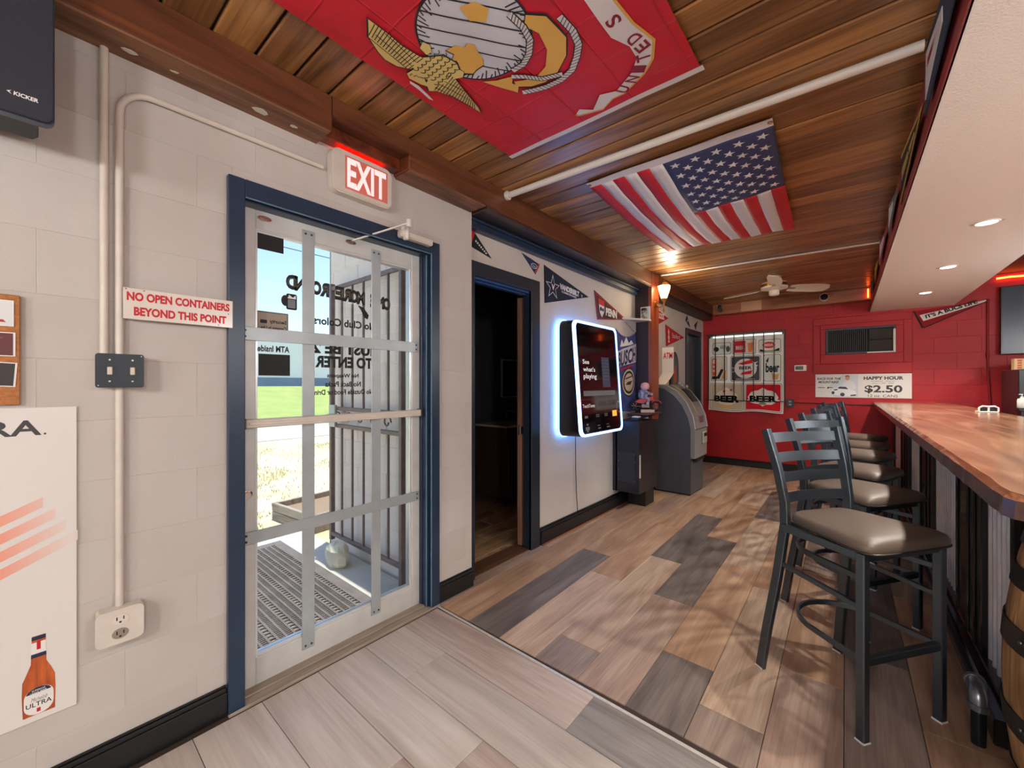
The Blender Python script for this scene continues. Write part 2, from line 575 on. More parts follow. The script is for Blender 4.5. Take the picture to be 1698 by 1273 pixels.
SK = 0.0155
PW = 0.2355
known = {0: [(1.6, 'tan'), (2.45, 'tan')], 1: [(1.6, 'dark'), (2.914, 'tan'), (4.2, 'pink')], 2: [(1.6, 'light'), (2.6, 'tan')],
         3: [(1.6, 'brown'), (1.835, 'light'), (3.135, 'dark'), (4.45, 'tan')], 4: [(1.6, 'pink'), (2.575, 'dark'), (3.853, 'tan')],
         5: [(1.6, 'dark'), (2.057, 'tan'), (3.36, 'light'), (4.69, 'dark')], 6: [(1.6, 'brown'), (1.81, 'light'), (3.1, 'tan')],
         7: [(1.6, 'pink'), (2.3, 'tan'), (3.6, 'brown')], 8: [(1.6, 'brown'), (2.65, 'dark')]}
for k in range(-1, 12):
    xs = 0.106 + PW * k
    segs = list(known.get(k, [(1.6, random.choice(['tan', 'pink', 'brown']))]))
    if len(segs) == 1: segs.append((1.6 + random.uniform(0.4, 1.2), random.choice(['tan', 'light', 'pink'])))
    while segs[-1][0] + 1.3 < 7.5:
        segs.append((segs[-1][0] + 1.3, random.choice(['tan', 'tan', 'pink', 'light', 'brown', 'dark'])))
    for i, (ya, c) in enumerate(segs):
        yb = segs[i + 1][0] if i + 1 < len(segs) else 7.5
        if yb - ya < 0.03: continue
        ym = (ya + yb) / 2
        xa = xs - SK * (ym - 1.6)
        if xa + PW < 0.0: continue
        plank(max(xa, -0.02), xa + PW, ya, yb, PLK[c], SK)
# entry boards run across, up to the door
r = 0
y1 = 1.572
while y1 > -0.3:
    y0 = y1 - 0.2355
    if r == 0: xsegs = [(0.105, 'rose'), (1.16, 'grey'), (2.4, 'rose')]
    else:
        a = 0.105 + random.uniform(0.3, 1.1)
        xsegs = [(0.105, 'pale'), (a, random.choice(['pale', 'rose'])), (a + 1.3, random.choice(['rose', 'grey', 'pale']))]
    for i, (xa, c) in enumerate(xsegs):
        xb = xsegs[i + 1][0] if i + 1 < len(xsegs) else 2.75
        plank(xa, xb, y0, y1, PLX[c], 0.0)
    y1 = y0; r += 1
mb = MB(); mb.box(0.1, 2.75, -0.008, 0.008, 0, 0.0035, 0.0015)
tag(mb.build('trim_1', pm('strip_alu', (205, 200, 194), 0.4, metal=0.3, vary=(40, 0.1)), loc=(0, 1.585, 0), rz=-0.014), 'thin pale joint strip between entry boards and main floor', 'floor strip', kind='structure')

# ------------------------------------------------------------ left wall (front part of painted block, rear part of stucco set back)
D1 = (0.535, 1.59, -0.1, 2.165)
D2 = (1.935, 2.70, -0.1, 2.165)
D3 = (6.56, 7.26, -0.1, 2.17)
wl = MB()
for a in rect_minus((-3.2, 1.9, -0.06, 2.66), [D1]): wl.box(a[0], a[1], 0, 0.2, a[2], a[3])
wl.m = 1
for a in rect_minus((1.9, 7.5, -0.06, 2.66), [D2, D3]): wl.box(a[0], a[1], 0.06, 0.2, a[2], a[3])
wall_left = tag(wl.build('wall_left', [M_wall, M_stucco], loc=(0.06, 0, 0), rz=LEFT), 'off-white painted wall with the entrance door', 'wall', kind='structure')
blocks(wall_left, M_wall, -0.7, 1.9, 0.0, 2.49, [D1], proud=0.0012, gap=0.0012, phase=0.1)

# ------------------------------------------------------------ far red wall
WIN = (0.10, 1.17, 1.10, 2.16)
wf = MB()
for a in rect_minus((-0.14, 5.2, -0.06, 2.66), [WIN]): wf.box(a[0], a[1], 0, 0.2, a[2], a[3])
wall_far = tag(wf.build('wall_far', M_red, loc=(0, 7.5, 0)), 'bright red painted block wall at the far end', 'wall', kind='structure')
blocks(wall_far, M_red, 0.0, 5.2, 0.11, 2.65, [WIN], proud=0.0016, gap=0.0016, phase=0.06)

mb = MB(); mb.box(5.2, 5.35, -3.2, 7.5, -0.06, 2.66)
tag(mb.build('wall_right', M_wall), 'plain wall behind the bar', 'wall', kind='structure')
mb = MB(); mb.box(-0.14, 5.35, -3.35, -3.2, -0.06, 2.66)
tag(mb.build('wall_rear', M_wall), 'plain wall behind the viewer', 'wall', kind='structure')

# ------------------------------------------------------------ ceiling
mb = MB(); mb.box(-0.14, 5.35, -3.35, 7.7, 2.662, 2.78)
ceiling = tag(mb.build('ceiling', pm('ceiling_gap', (26, 17, 11), 0.8)), 'varnished tongue-and-groove board ceiling', 'ceiling', kind='structure')
cb = {}
CP = 0.1455
y = 1.026 - CP * 22
i = 0
while y < 7.45:
    key = i % 2
    if key not in cb:
        m = MB(); m.box(-1.1, 1.1, 0.004, CP - 0.004, 0.0, 0.02, 0.006)
        cb[key] = m.mesh('ceiling_board'); cb[key].materials.append((W_ceil, W_ceil2)[key])
    dz = random.choice((0, 0, 0.001, 0.002))
    k = (0, 0, 0, 1, 0, 1, 1)[i % 7]
    o = inst('ceiling_board', cb[k] if k in cb else cb[key], ceiling, (1.165, y, 2.645 + dz), 0.012)
    y += CP; i += 1
mb = MB(); mb.box(2.2, 5.3, -3.2, 7.5, 2.652, 2.664); mb.box(-0.1, 2.3, -3.3, 1.026 - CP * 22, 2.648, 2.664)
mb.build('plain_boards', pm('dark_brown_ceiling', (70, 38, 24), 0.5), ceiling)

# ------------------------------------------------------------ timber beams
mb = MB()
mb.box(-3.2, 0.885, -0.145, 0.05, 2.487, 2.648, 0.006)
mb.box(1.30, 4.66, -0.145, 0.05, 2.487, 2.648, 0.006)
mb.box(0.885, 1.30, -0.145, 0.05, 2.56, 2.648)
b1 = thing('timber_beam', 'long red-brown stained beam along the top of the left wall above the entrance door', 'beam', (0.06, 0, 0), LEFT)
mb.build('beam_body', wood('beam_stain_x', (66, 34, 20), (106, 58, 34), 'x', 0.38, 0.25, 1.2, 0.3, (126, 76, 46)), b1)
mb = MB(); mb.box(-3.2, 0.875, -0.141, 0.0, 2.479, 2.4875); mb.box(1.31, 1.885, -0.141, 0.0, 2.479, 2.4875)
mb.build('bare_underside', W_beamraw, b1)
mb = MB(); mb.box(0.886, 1.299, -0.065, 0.02, 2.50, 2.56, 0.003)
mb.build('notch_block', W_beam, b1)
for (a, w) in ((0.22, 0.02), (0.34, 0.012), (0.62, 0.03), (0.75, 0.015)):
    mb = MB(); mb.prism([(a + w * math.cos(t) * random.uniform(.6, 1.3), -0.06 + 0.6 * w * math.sin(t) * random.uniform(.6, 1.3)) for t in [k * PI / 4 for k in range(8)]], 'z', 2.4778, 2.4792)
    mb.build('paint_patch', M_beige, b1)
# dark sheet-metal lined lower edge over the inner door
b2 = thing('metal_fascia', 'dark painted metal strip under the beam above the inner doorway and pennants', 'trim', (0.0, 0, 0), LEFT)
mb = MB(); mb.box(1.905, 4.66, -0.2, 0.0, 2.468, 2.486, 0.002)
mb.build('shelf_plate', pm('brushed_dark_metal', (112, 98, 92), 0.3, metal=0.75, vary=(6, 0.2), stretch=(0.4, 6, 6)), b2)
mb = MB(); mb.box(1.905, 4.66, -0.045, 0.0, 2.40, 2.468, 0.006); mb.box(1.905, 4.66, -0.06, 0.0, 2.39, 2.405, 0.004); mb.box(1.905, 4.66, -0.07, -0.04, 2.44, 2.456, 0.004)
mb.build('moulding', M_navy, b2)
# second beam, beyond the column
b3 = thing('timber_beam', 'dark brown beam above the cash machine running to the red wall', 'beam', (0, 0, 0), LEFT)
mb = MB(); mb.box(4.89, 7.34, -0.2, 0.0, 2.49, 2.648, 0.006)
mb.build('beam_body', wood('dark_beam', (58, 28, 16), (88, 44, 24), 'x', 0.42, 0.2, 1.2, 0.3), b3)
mb = MB(); mb.box(4.89, 7.5, -0.15, 0.0, 2.42, 2.49, 0.004)
mb.build('dark_cornice', pm('cornice_brown', (60, 48, 42), 0.5), b3)
# beam on top of the red wall
b4 = thing('timber_beam', 'pale knotty beam along the top of the red wall', 'beam', (0, 7.5, 0), FAR)
mb = MB(); mb.box(0.2, 2.18, -0.2, 0.0, 2.478, 2.646, 0.006)
mb.build('beam_body', wood('pale_beam', (124, 66, 36), (176, 108, 66), 'x', 0.4, 0.2, 1.0, 0.25, (196, 130, 88)), b4)
mb = MB(); mb.box(0.62, 0.9, -0.206, -0.199, 2.495, 2.64); mb.build('pale_patch', pm('pale_pine', (206, 158, 120), 0.45, vary=(5, 0.1)), b4)
# column between juke box and cash machine
col = thing('timber_column', 'wooden column with dark side and orange-brown front beside the juke box', 'column', (0, 4.77, 0), LEFT)
mb = MB(); mb.prism([(-0.11, 2.648), (0.11, 2.648), (0.11, 0.97)] + circ(0, 0.97, 0.11, 0.1, 10, 0, -PI)[1:-1] + [(-0.11, 0.97)], 'y', -0.205, -0.165)
mb.build('front_board', wood('column_orange', (112, 46, 22), (164, 78, 42), 'z', 0.35, 0.3, 1.0, 0.25), col)
mb = MB(); mb.box(-0.105, 0.105, -0.164, 0.0, 0.96, 2.648)
mb.build('side_panel', pm('column_dark', (50, 36, 38), 0.45, vary=(5, 0.15)), col)

# ------------------------------------------------------------ baseboards
def baseboard(name, label, x0, x1, loc, rz, h=0.12, t=0.02):
    o = thing(name, label, 'baseboard', loc, rz, kind='structure')
    m = MB(); m.box(x0, x1, -t, 0, 0.0, h * 0.78, 0.002); m.build('board', M_black, o)
    m = MB(); m.box(x0, x1, -t * 0.75, 0, h * 0.78, h * 0.92, 0.003); m.box(x0, x1, -t * 0.4, 0, h * 0.92, h, 0.003); m.build('cap_moulding', M_black, o)
    return o
baseboard('baseboard_left', 'black baseboard left of the entrance door', -3.1, 0.513, (0.06, 0, 0), LEFT)
baseboard('baseboard_left', 'short black baseboard between entrance door and inner doorway', 1.608, 1.9, (0.06, 0, 0), LEFT)
baseboard('baseboard_left', 'black baseboard under the juke box wall', 2.735, 4.9, (0, 0, 0), LEFT, 0.14, 0.03)
baseboard('baseboard_far', 'black baseboard at the foot of the red wall', 0.0, 2.5, (0, 7.5, 0), FAR, 0.11, 0.02)
mb = MB(); mb.box(2.735, 4.6, -0.045, -0.03, 0, 0.012, 0.003); mb.box(1.88, 1.905, -0.075, -0.06, 0, 0.012)
tag(mb.build('trim_2', wood('shoe_stain', (120, 64, 36), (160, 92, 58), 'x', 0.4), loc=(0, 0, 0), rz=LEFT), 'thin red-brown shoe strip along the juke box wall', 'trim', kind='structure')
# ------------------------------------------------------------ entrance door (door_1)
d1 = thing('door_1', 'white glazed entrance door with steel straps in a dark blue frame', 'door', (0, 0, 0), LEFT, kind='structure')
fr = MB()
fr.box(0.515, 0.574, -0.088, 0.14, 0, 2.19, 0.003)
fr.box(1.545, 1.606, -0.088, 0.14, 0, 2.19, 0.003)
fr.box(1.528, 1.546, -0.06, 0.14, 0, 2.115, 0.003)
fr.box(1.521, 1.530, -0.02, 0.14, 0, 2.115, 0.002)
fr.box(0.574, 1.545, -0.088, 0.14, 2.118, 2.19, 0.003)
fr.box(0.574, 1.545, -0.06, 0.14, 2.108, 2.12, 0.003)
fr.build('door_frame', M_navy, d1)
fr = MB(); fr.box(1.5405, 1.5455, -0.0895, -0.08, 0, 2.12, 0.002); fr.box(1.524, 1.529, -0.062, -0.055, 0, 2.11, 0.001); fr.box(0.575, 1.54, -0.0895, -0.08, 2.112, 2.118, 0.002)
fr.build('frame_bead', pm('worn_blue_edge', (96, 126, 150), 0.35, vary=(20, 0.2)), d1)
leaf = MB()
leaf.box(0.578, 0.640, 0.0, 0.045, 0.012, 2.118, 0.003)
leaf.box(1.464, 1.521, 0.0, 0.045, 0.012, 2.118, 0.003)
leaf.box(0.640, 1.464, 0.0, 0.045, 2.028, 2.118, 0.003)
leaf.box(0.640, 1.464, 0.0, 0.045, 0.012, 0.132, 0.003)
leaf_o = leaf.build('door_leaf', M_alu, d1)
bead = MB()
bead.box(0.640, 0.648, 0.004, 0.04, 0.132, 2.028); bead.box(1.452, 1.464, 0.002, 0.04, 0.132, 2.028, 0.002)
bead.box(0.648, 1.452, 0.004, 0.04, 2.018, 2.028); bead.box(0.648, 1.452, 0.004, 0.04, 0.132, 0.146, 0.002)
bead.build('glazing_bead', pm('bright_bead', (225, 228, 228), 0.3, metal=0.4), d1)
pane = MB(); pane.box(0.648, 1.452, 0.018, 0.024, 0.146, 2.018)
pane_o = pane.build('glass_pane', glass_mat('door_glass', (246, 250, 250)), d1)
def strap(x0, x1, z0, z1, yy, name='strap', mat=M_steel):
    m = MB(); m.box(x0, x1, yy - 0.006, yy, z0, z1, 0.0015)
    o = m.build(name, mat, d1)
    vert = (z1 - z0) > (x1 - x0)
    ends = [(((x0 + x1) / 2 + s * 0.014), z) for z in (z0 + 0.018, z1 - 0.018) for s in (-1, 1)] if vert else [(x, (z0 + z1) / 2 + s * 0.013) for x in (x0 + 0.016, x1 - 0.016) for s in (-1, 1)]
    b = MB()
    for x, z in ends: b.lathe([(0.005, 0), (0.005, 0.002), (0.003, 0.0035)], (x, yy - 0.006, z), 10, 'y')
    for k in range(len(b.v)):
        vx, vy, vz = b.v[k]
        b.v[k] = (vx, 2 * (yy - 0.006) - vy, vz)
    b.build('bolt', pm('dark_bolt', (70, 72, 72), 0.4, metal=0.7), o)
    return o
strap(0.835, 0.893, 0.068, 2.078, 0.0)
strap(1.198, 1.254, 0.076, 2.076, 0.0)
strap(0.579, 1.502, 1.53, 1.588, -0.007)
strap(0.583, 1.508, 0.643, 0.698, -0.007)
pb = MB(); pb.box(0.59, 1.50, -0.045, -0.012, 1.150, 1.188, 0.004); pb.box(0.60, 1.49, -0.049, -0.043, 1.162, 1.176, 0.002)
pbo = pb.build('push_bar', M_beige, d1)
m = MB(); m.box(0.578, 0.592, -0.04, 0.0, 1.146, 1.192, 0.002); m.box(1.50, 1.515, -0.04, 0.0, 1.146, 1.192, 0.002); m.build('bar_end', pm('dark_clip', (58, 60, 60), 0.4), pbo)
m = MB(); m.lathe([(0.02, 0), (0.02, -0.006), (0.013, -0.009), (0.013, -0.013)], (0.606, 0.0, 0.86), 20, 'y'); m.build('lock_cylinder', M_chrome, d1, 40)
for x, z in ((0.672, 2.075), (1.076, 2.078)):
    m = MB(); m.prism(circ(x, z, 0.028, 0.011, 16), 'y', 0, -0.012); m.prism(circ(x, z, 0.016, 0.006, 12), 'y', -0.012, -0.016); m.build('chrome_stop', M_chrome, d1, 40)
# door closer on the head of the frame
cl = MB(); cl.box(1.30, 1.52, -0.135, -0.0885, 2.145, 2.185, 0.008)
clo = cl.build('door_closer', M_beige, d1)
m = MB(); m.rtube([(1.325, -0.12, 2.192), (1.30, -0.20, 2.198)], 0.014, 0.008); m.rtube([(1.30, -0.20, 2.196), (1.08, -0.02, 2.085)], 0.012, 0.007); m.build('closer_arm', M_white, clo)
m = MB(); m.cyl((1.30, -0.2, 2.175), (1.30, -0.2, 2.215), 0.012, n=12); m.box(1.318, 1.338, -0.15, -0.12, 2.13, 2.20, 0.004); m.cyl((1.325, -0.12, 2.18), (1.325, -0.12, 2.205), 0.014, n=12); m.build('closer_pivot', M_white, clo)
# threshold
tr = MB(); tr.box(0.515, 1.606, -0.093, 0.16, -0.01, 0.006, 0.003); tr.box(0.58, 1.53, -0.045, 0.03, 0.005, 0.013, 0.003)
tag(tr.build('threshold', pm('worn_sill', (150, 136, 122), 0.6, vary=(12, 0.2), stretch=(0.5, 5, 5)), d1))

# lettering and notices on the glass, readable from outside, so mirrored here
GY = 0.0172
M_gold = pm('grey_gold_letter', (96, 90, 74), 0.5)
def onglass(s, x0, x1, z0, z1, **kw):
    return words(pane_o, s, x0, x1, z0, z1, GY, M_ink, mirror=True, **kw)
def arc_letters(s, x0, x1, zc, h, bow, mat, y, bold, grow=0.0):
    n = len(s); m = MB()
    adv = (x1 - x0) / n
    for i, ch in enumerate(s):
        if ch == ' ': continue
        t = (i + 0.5) / n
        cx = x1 - (x1 - x0) * t
        zz = zc + bow * (1 - (2 * t - 1) ** 2) + 0.03 * t
        w = adv * 0.46 + grow
        letters(m, ch, cx - w, cx + w, zz - h / 2 - grow, zz + h / 2 + grow, y, bold=bold, mirror=True)
    return m.build('shop_name', mat, pane_o)
arc_letters('ONE MORE ROUND', 0.775, 1.325, 1.792, 0.058, 0.0, M_ink, GY, 0.07, 0.006)
arc_letters('ONE MORE ROUND', 0.775, 1.325, 1.792, 0.04, 0.0, M_gold, GY - 0.0008, -0.012)
m = MB(); m.flat(rrect(0.772, 0.82, 1.69, 1.765, 0.008), GY); m.build('beer_mug_print', M_ink, pane_o)
m = MB(); m.prism(circ(0.768, 1.73, 0.018, 0.026, 14), 'y', GY - 0.0002, GY); m.build('mug_handle_print', M_ink, pane_o)
m = MB(); m.flat(rrect(0.779, 0.813, 1.698, 1.738, 0.004), GY - 0.0008); m.build('mug_highlight', pm('mug_grey', (120, 126, 132), 0.5), pane_o)
m = MB(); m.flat([(0.777, 1.742), (0.785, 1.76), (0.80, 1.748), (0.815, 1.76), (0.815, 1.742)], GY - 0.0008); m.build('mug_foam', pm('foam_white', (230, 232, 234), 0.5), pane_o)
m = MB(); m.prism([(1.13, 1.762), (1.165, 1.752), (1.195, 1.715), (1.188, 1.692), (1.168, 1.70), (1.15, 1.735)], 'y', GY, GY + 0.0002); m.build('bottle_print', M_ink, pane_o)
onglass('No Club Colors', 0.895, 1.235, 1.636, 1.676, bold=0.03)
onglass('MUST BE 21', 0.865, 1.262, 1.492, 1.552, bold=0.045)
onglass('TO ENTER', 0.905, 1.217, 1.422, 1.482, bold=0.045)
onglass('No Weapons', 0.965, 1.135, 1.367, 1.394, bold=0.03)
onglass('No Back Packs', 0.955, 1.148, 1.326, 1.353, bold=0.03)
onglass('No Outside Food or Drinks', 0.875, 1.22, 1.285, 1.312, bold=0.03)
onglass('ATM Inside', 0.652, 0.786, 1.486, 1.515, bold=0.035)
def notice(name, x0, x1, z0, z1, mat):
    m = MB(); m.box(x0, x1, 0.0155, 0.0175, z0, z1); return m.build(name, mat, pane_o)
notice('black_notice', 0.649, 0.76, 1.945, 2.015, M_ink)
notice('black_notice', 0.656, 0.788, 1.378, 1.476, M_ink)
m = MB(); m.box(0.649, 0.78, 0.0155, 0.0175, 1.555, 1.668); so = m.build('security_notice', pm('notice_frame', (70, 66, 60), 0.6), pane_o)
m = MB(); m.box(0.654, 0.775, 0.0145, 0.0156, 1.56, 1.663); m.build('notice_sheet', pm('notice_tan', (164, 152, 138), 0.6), pane_o)
words(pane_o, 'Security', 0.70, 0.772, 1.612, 1.634, 0.0142, M_ink, mirror=True)
words(pane_o, 'Cameras in Use', 0.664, 0.772, 1.586, 1.604, 0.0142, M_ink, mirror=True)
m = MB(); m.flat(rrect(0.662, 0.690, 1.614, 1.63, 0.004), 0.0142); m.build('camera_icon', M_ink, pane_o)

# ------------------------------------------------------------ exit sign, conduits, switches, signs on the left wall
WX = 0.06 + 0.003
ex = thing('exit_sign', 'lit EXIT sign with pale red letters above the entrance door', 'exit sign', (WX, 1.092, 2.378), LEFT)
m = MB(); m.prism(rrect(-0.165, 0.165, -0.105, 0.105, 0.04), 'y', 0.0, -0.045); m.prism(rrect(-0.16, 0.16, -0.10, 0.10, 0.036), 'y', -0.045, -0.05); m.build('housing', M_beige, ex, 40)
m = MB(); m.box(-0.10, 0.135, -0.0512, -0.05, -0.08, 0.082); m.build('red_panel', pm('exit_red', (190, 120, 105), 0.5, emis=(200, 60, 50), estr=0.25), ex)
M_exit = pm('exit_letters', (255, 200, 195), 0.5, emis=(255, 150, 150), estr=1.3)
words(ex, 'EXIT', -0.09, 0.125, -0.07, 0.074, -0.0518, M_exit, bold=0.03)
m = MB(); m.box(-0.13, 0.13, -0.04, -0.01, 0.104, 0.108); m.build('top_light_slot', pm('exit_glow', (255, 60, 40), 0.5, emis=(255, 24, 14), estr=5.5), ex)

cd = MB()
def conduit(name, label, path, r=0.011, mat=M_beige, cat='conduit', n=12):
    m = MB(); m.tube(path, r, n); return tag(m.build(name, mat, None, 40), label, cat)
xc = WX + 0.012
conduit('conduit_pipe', 'straight painted conduit running from light switch up to the beam', [(xc, 0.16, 2.48), (xc, 0.16, 1.425)])
p = [(xc, 0.198, 1.425), (xc, 0.198, 2.28)]
p += [(xc, 0.198 + 0.09 * (1 - math.cos(a)), 2.28 + 0.09 * math.sin(a)) for a in [k * PI / 16 for k in range(1, 9)]]
p += [(xc, 0.9, 2.375)]
conduit('conduit_pipe', 'curved painted conduit bending from light switch over to the exit sign', p)
conduit('conduit_pipe', 'painted conduit between light switch and wall outlet', [(xc, 0.198, 1.34), (xc, 0.198, 0.57)])

sw = thing('light_switch', 'black two-gang light switch box on the left wall', 'switch', (WX, 0.196, 1.385), LEFT)
m = MB(); m.prism(rrect(-0.056, 0.056, -0.054, 0.054, 0.006), 'y', 0, -0.048); m.build('back_box', M_beige, sw)
m = MB(); m.prism(rrect(-0.06, 0.06, -0.057, 0.057, 0.008), 'y', -0.048, -0.054); cov = m.build('cover_plate', pm('cover_black', (38, 46, 56), 0.35), sw)
for x in (-0.026, 0.03):
    m = MB(); m.box(x - 0.006, x + 0.006, -0.066, -0.05, -0.014, 0.012, 0.002); m.build('toggle', pm('toggle_ivory', (214, 206, 186), 0.4), cov)
    for z in (-0.036, 0.036):
        m = MB(); m.lathe([(0.004, 0), (0.003, -0.002)], (x, -0.054, z), 10, 'y'); m.build('screw', M_chrome, cov)
for x in (-0.053, 0.053):
    m = MB(); m.lathe([(0.003, 0), (0.002, -0.002)], (x, -0.054, -0.05 if x < 0 else 0.05), 8, 'y'); m.build('screw', M_chrome, cov)

ot = thing('wall_outlet', 'cream double electrical outlet box low on the left wall', 'outlet', (WX, 0.196, 0.52), LEFT)
m = MB(); m.box(-0.056, 0.06, -0.045, 0, -0.056, 0.056, 0.006); m.build('back_box', M_beige, ot)
m = MB(); m.prism(rrect(-0.06, 0.06, -0.058, 0.058, 0.018), 'y', -0.045, -0.052); pl = m.build('cover_plate', M_beige, ot)
for z in (0.024, -0.024):
    m = MB(); m.prism(circ(0, z, 0.021, 0.017, 18), 'y', -0.052, -0.0545); sck = m.build('socket', pm('socket_cream' if z > 0 else 'socket_worn', (222, 214, 202) if z > 0 else (150, 138, 126), 0.45), pl)
    m = MB(); m.box(-0.010, -0.007, -0.0552, -0.0545, z - 0.002, z + 0.009); m.box(0.007, 0.010, -0.0552, -0.0545, z - 0.002, z + 0.009); m.prism(circ(0, z - 0.009, 0.0035, 0.003, 10), 'y', -0.0545, -0.0552); m.build('slot', M_ink, pl)

sg = thing('notice_sign', 'white sign reading NO OPEN CONTAINERS BEYOND THIS POINT in red', 'sign', (0.0905, 0.367, 1.62), LEFT)
m = MB(); m.box(-0.162, 0.160, -0.006, -0.001, -0.054, 0.054, 0.001); m.build('plate', pm('sign_gloss', (226, 218, 208), 0.16, coat=0.5), sg)
words(sg, 'NO OPEN CONTAINERS', -0.153, 0.149, 0.010, 0.041, -0.0064, M_redink, bold=0.045)
words(sg, 'BEYOND THIS POINT', -0.135, 0.138, -0.041, -0.010, -0.0064, M_redink, bold=0.045)
m = MB()
for x, z in ((-0.155, 0.049), (-0.108, 0.049), (0.145, 0.0), (0.112, -0.047)): m.lathe([(0.002, -0.006), (0.0015, -0.008)], (x, 0, z), 8, 'y')
m.build('nail', M_blackm, sg)

cb_ = thing('cork_board', 'brown cork board at the left edge', 'board', (WX, -0.24, 1.443), LEFT)
m = MB(); m.box(-0.22, 0.219, -0.014, -0.001, -0.166, 0.166, 0.002); m.build('cork_sheet', pm('cork', (176, 116, 66), 0.8, vary=(120, 0.2), bump=(150, 0.3)), cb_)
def card(x0, x1, z0, z1, label, mat, tilt, deco):
    o = thing('pinned_photo', label, 'photo', (WX + 0.0145, -0.24 + (x0 + x1) / 2, 1.443 + (z0 + z1) / 2), LEFT, 'photos pinned on the cork board')
    w, h = (x1 - x0) / 2, (z1 - z0) / 2
    def R(x, z): return (x * math.cos(tilt) - z * math.sin(tilt), x * math.sin(tilt) + z * math.cos(tilt))
    m = MB(); m.prism([R(-w, -h), R(w, -h), R(w, h), R(-w, h)], 'y', -0.0005, -0.002); m.build('print', M_paper, o)
    m = MB(); m.prism([R(-w * .94, -h * .92), R(w * .94, -h * .92), R(w * .94, h * .92), R(-w * .94, h * .92)], 'y', -0.002, -0.0024); m.build('picture', mat, o)
    m = MB()
    for pts in deco: m.prism([R(a * w, b * h) for a, b in pts], 'y', -0.0024, -0.0028)
    m.build('picture_detail', pm('deco_' + label[:9], random.choice([(170, 60, 44), (90, 24, 26), (200, 200, 196)]), 0.6), o)
card(0.09, 0.207, 0.07, 0.148, 'white card with red boat and green palm on cork board', pm('pale_sky_card', (222, 228, 226), 0.5), 0.0, [[(0.2, -0.7), (0.75, -0.7), (0.65, -0.5), (0.3, -0.5)], [(0.45, -0.5), (0.5, -0.5), (0.5, 0.1), (0.45, 0.1)]])
card(0.06, 0.21, -0.02, 0.052, 'tilted dark red photo on cork board', pm('dark_red_photo', (92, 30, 30), 0.4), 0.0, [[(-0.5, -0.6), (0.5, 0.2), (0.7, 0.6), (-0.2, 0.1)]])
card(0.07, 0.212, -0.108, -0.035, 'black photo with white script on cork board', pm('black_photo', (40, 34, 32), 0.4), -0.06, [[(-0.3, -0.2), (0.4, 0.1), (0.7, 0.5), (0.3, 0.25), (-0.4, 0.0)]])

po = thing('beer_poster', 'tall white beer poster with orange stripes and amber bottle', 'poster', (WX, -0.2, 0.78), LEFT)
m = MB(); m.box(-0.3, 0.2975, -0.005, -0.001, -0.49, 0.487, 0.001); m.build('sheet', pm('poster_white', (226, 224, 218), 0.45), po)
words(po, 'ULTRA', -0.045, 0.222, 0.40, 0.448, -0.0055, pm('poster_grey', (62, 62, 66), 0.5), bold=0.02)
m = MB(); m.prism(circ(0.229, 0.404, 0.003, n=10), 'y', -0.005, -0.0055); m.build('print_dot', pm('poster_grey', (62, 62, 66)), po)
def fade_mat(name, c0, c1, x0, x1):
    m_ = pm(name, c0, 0.5); t = m_.node_tree
    tc = t.nodes.new('ShaderNodeTexCoord'); sx = t.nodes.new('ShaderNodeSeparateXYZ'); mr = t.nodes.new('ShaderNodeMapRange'); r = t.nodes.new('ShaderNodeValToRGB')
    mr.inputs[1].default_value = x0; mr.inputs[2].default_value = x1
    r.color_ramp.elements[0].color = lin(c0); r.color_ramp.elements[1].color = lin(c1)
    t.links.new(tc.outputs['Object'], sx.inputs[0]); t.links.new(sx.outputs[0], mr.inputs[0]); t.links.new(mr.outputs[0], r.inputs[0]); t.links.new(r.outputs[0], t.nodes['Principled BSDF'].inputs['Base Color'])
    return m_
M_fade = fade_mat('poster_stripe_ink', (240, 128, 84), (228, 220, 212), 0.08, 0.285)
for k in range(4):
    z = 0.155 - 0.053 * k
    xe = 0.225 + 0.025 * k
    m = MB(); m.prism([(-0.05, z - 0.114), (xe, z - 0.09 + xe * 0.48), (xe, z - 0.058 + xe * 0.48), (-0.05, z - 0.082)], 'y', -0.005, -0.0054); m.build('orange_stripe', M_fade, po)
# printed bottle, lower right of the poster
bx = 0.216
bt = [(-0.032, -0.47), (-0.034, -0.40), (-0.033, -0.36), (-0.024, -0.335), (-0.016, -0.31), (-0.014, -0.225), (0.014, -0.225), (0.016, -0.31), (0.026, -0.335), (0.034, -0.36), (0.035, -0.40), (0.034, -0.47)]
m = MB(); m.prism([(bx + a, b) for a, b in bt], 'y', -0.005, -0.0055); bo = m.build('bottle_print', pm('amber_print', (206, 104, 50), 0.4, vary=(18, 0.25, (150, 66, 30)), stretch=(3, 1, 0.5)), po)
m = MB(); m.flat([(bx - 0.0145, -0.245), (bx + 0.0145, -0.245), (bx + 0.016, -0.285), (bx - 0.016, -0.285)], -0.0058); m.build('neck_label', M_paper, bo)
m = MB(); m.flat(rrect(bx - 0.03, bx + 0.031, -0.469, -0.385, 0.028), -0.0058); m.build('white_label', M_paper, bo)
m = MB(); m.flat([(bx - 0.0155, -0.28), (bx + 0.0155, -0.28), (bx + 0.016, -0.292), (bx - 0.016, -0.292)], -0.0061); m.build('neck_band', pm('label_navy', (32, 40, 66), 0.5), bo)
m = MB(); m.flat(circ(bx, -0.4045, 0.026, 0.0195, 16, 0.12, PI - 0.12), -0.0061); m.build('label_arch', MATS['label_navy'], bo)
m = MB(); m.flat([(bx - 0.0145, -0.226), (bx + 0.0145, -0.226), (bx + 0.0145, -0.238), (bx - 0.0145, -0.238)], -0.0061); m.build('bottle_cap', MATS['label_navy'], bo)
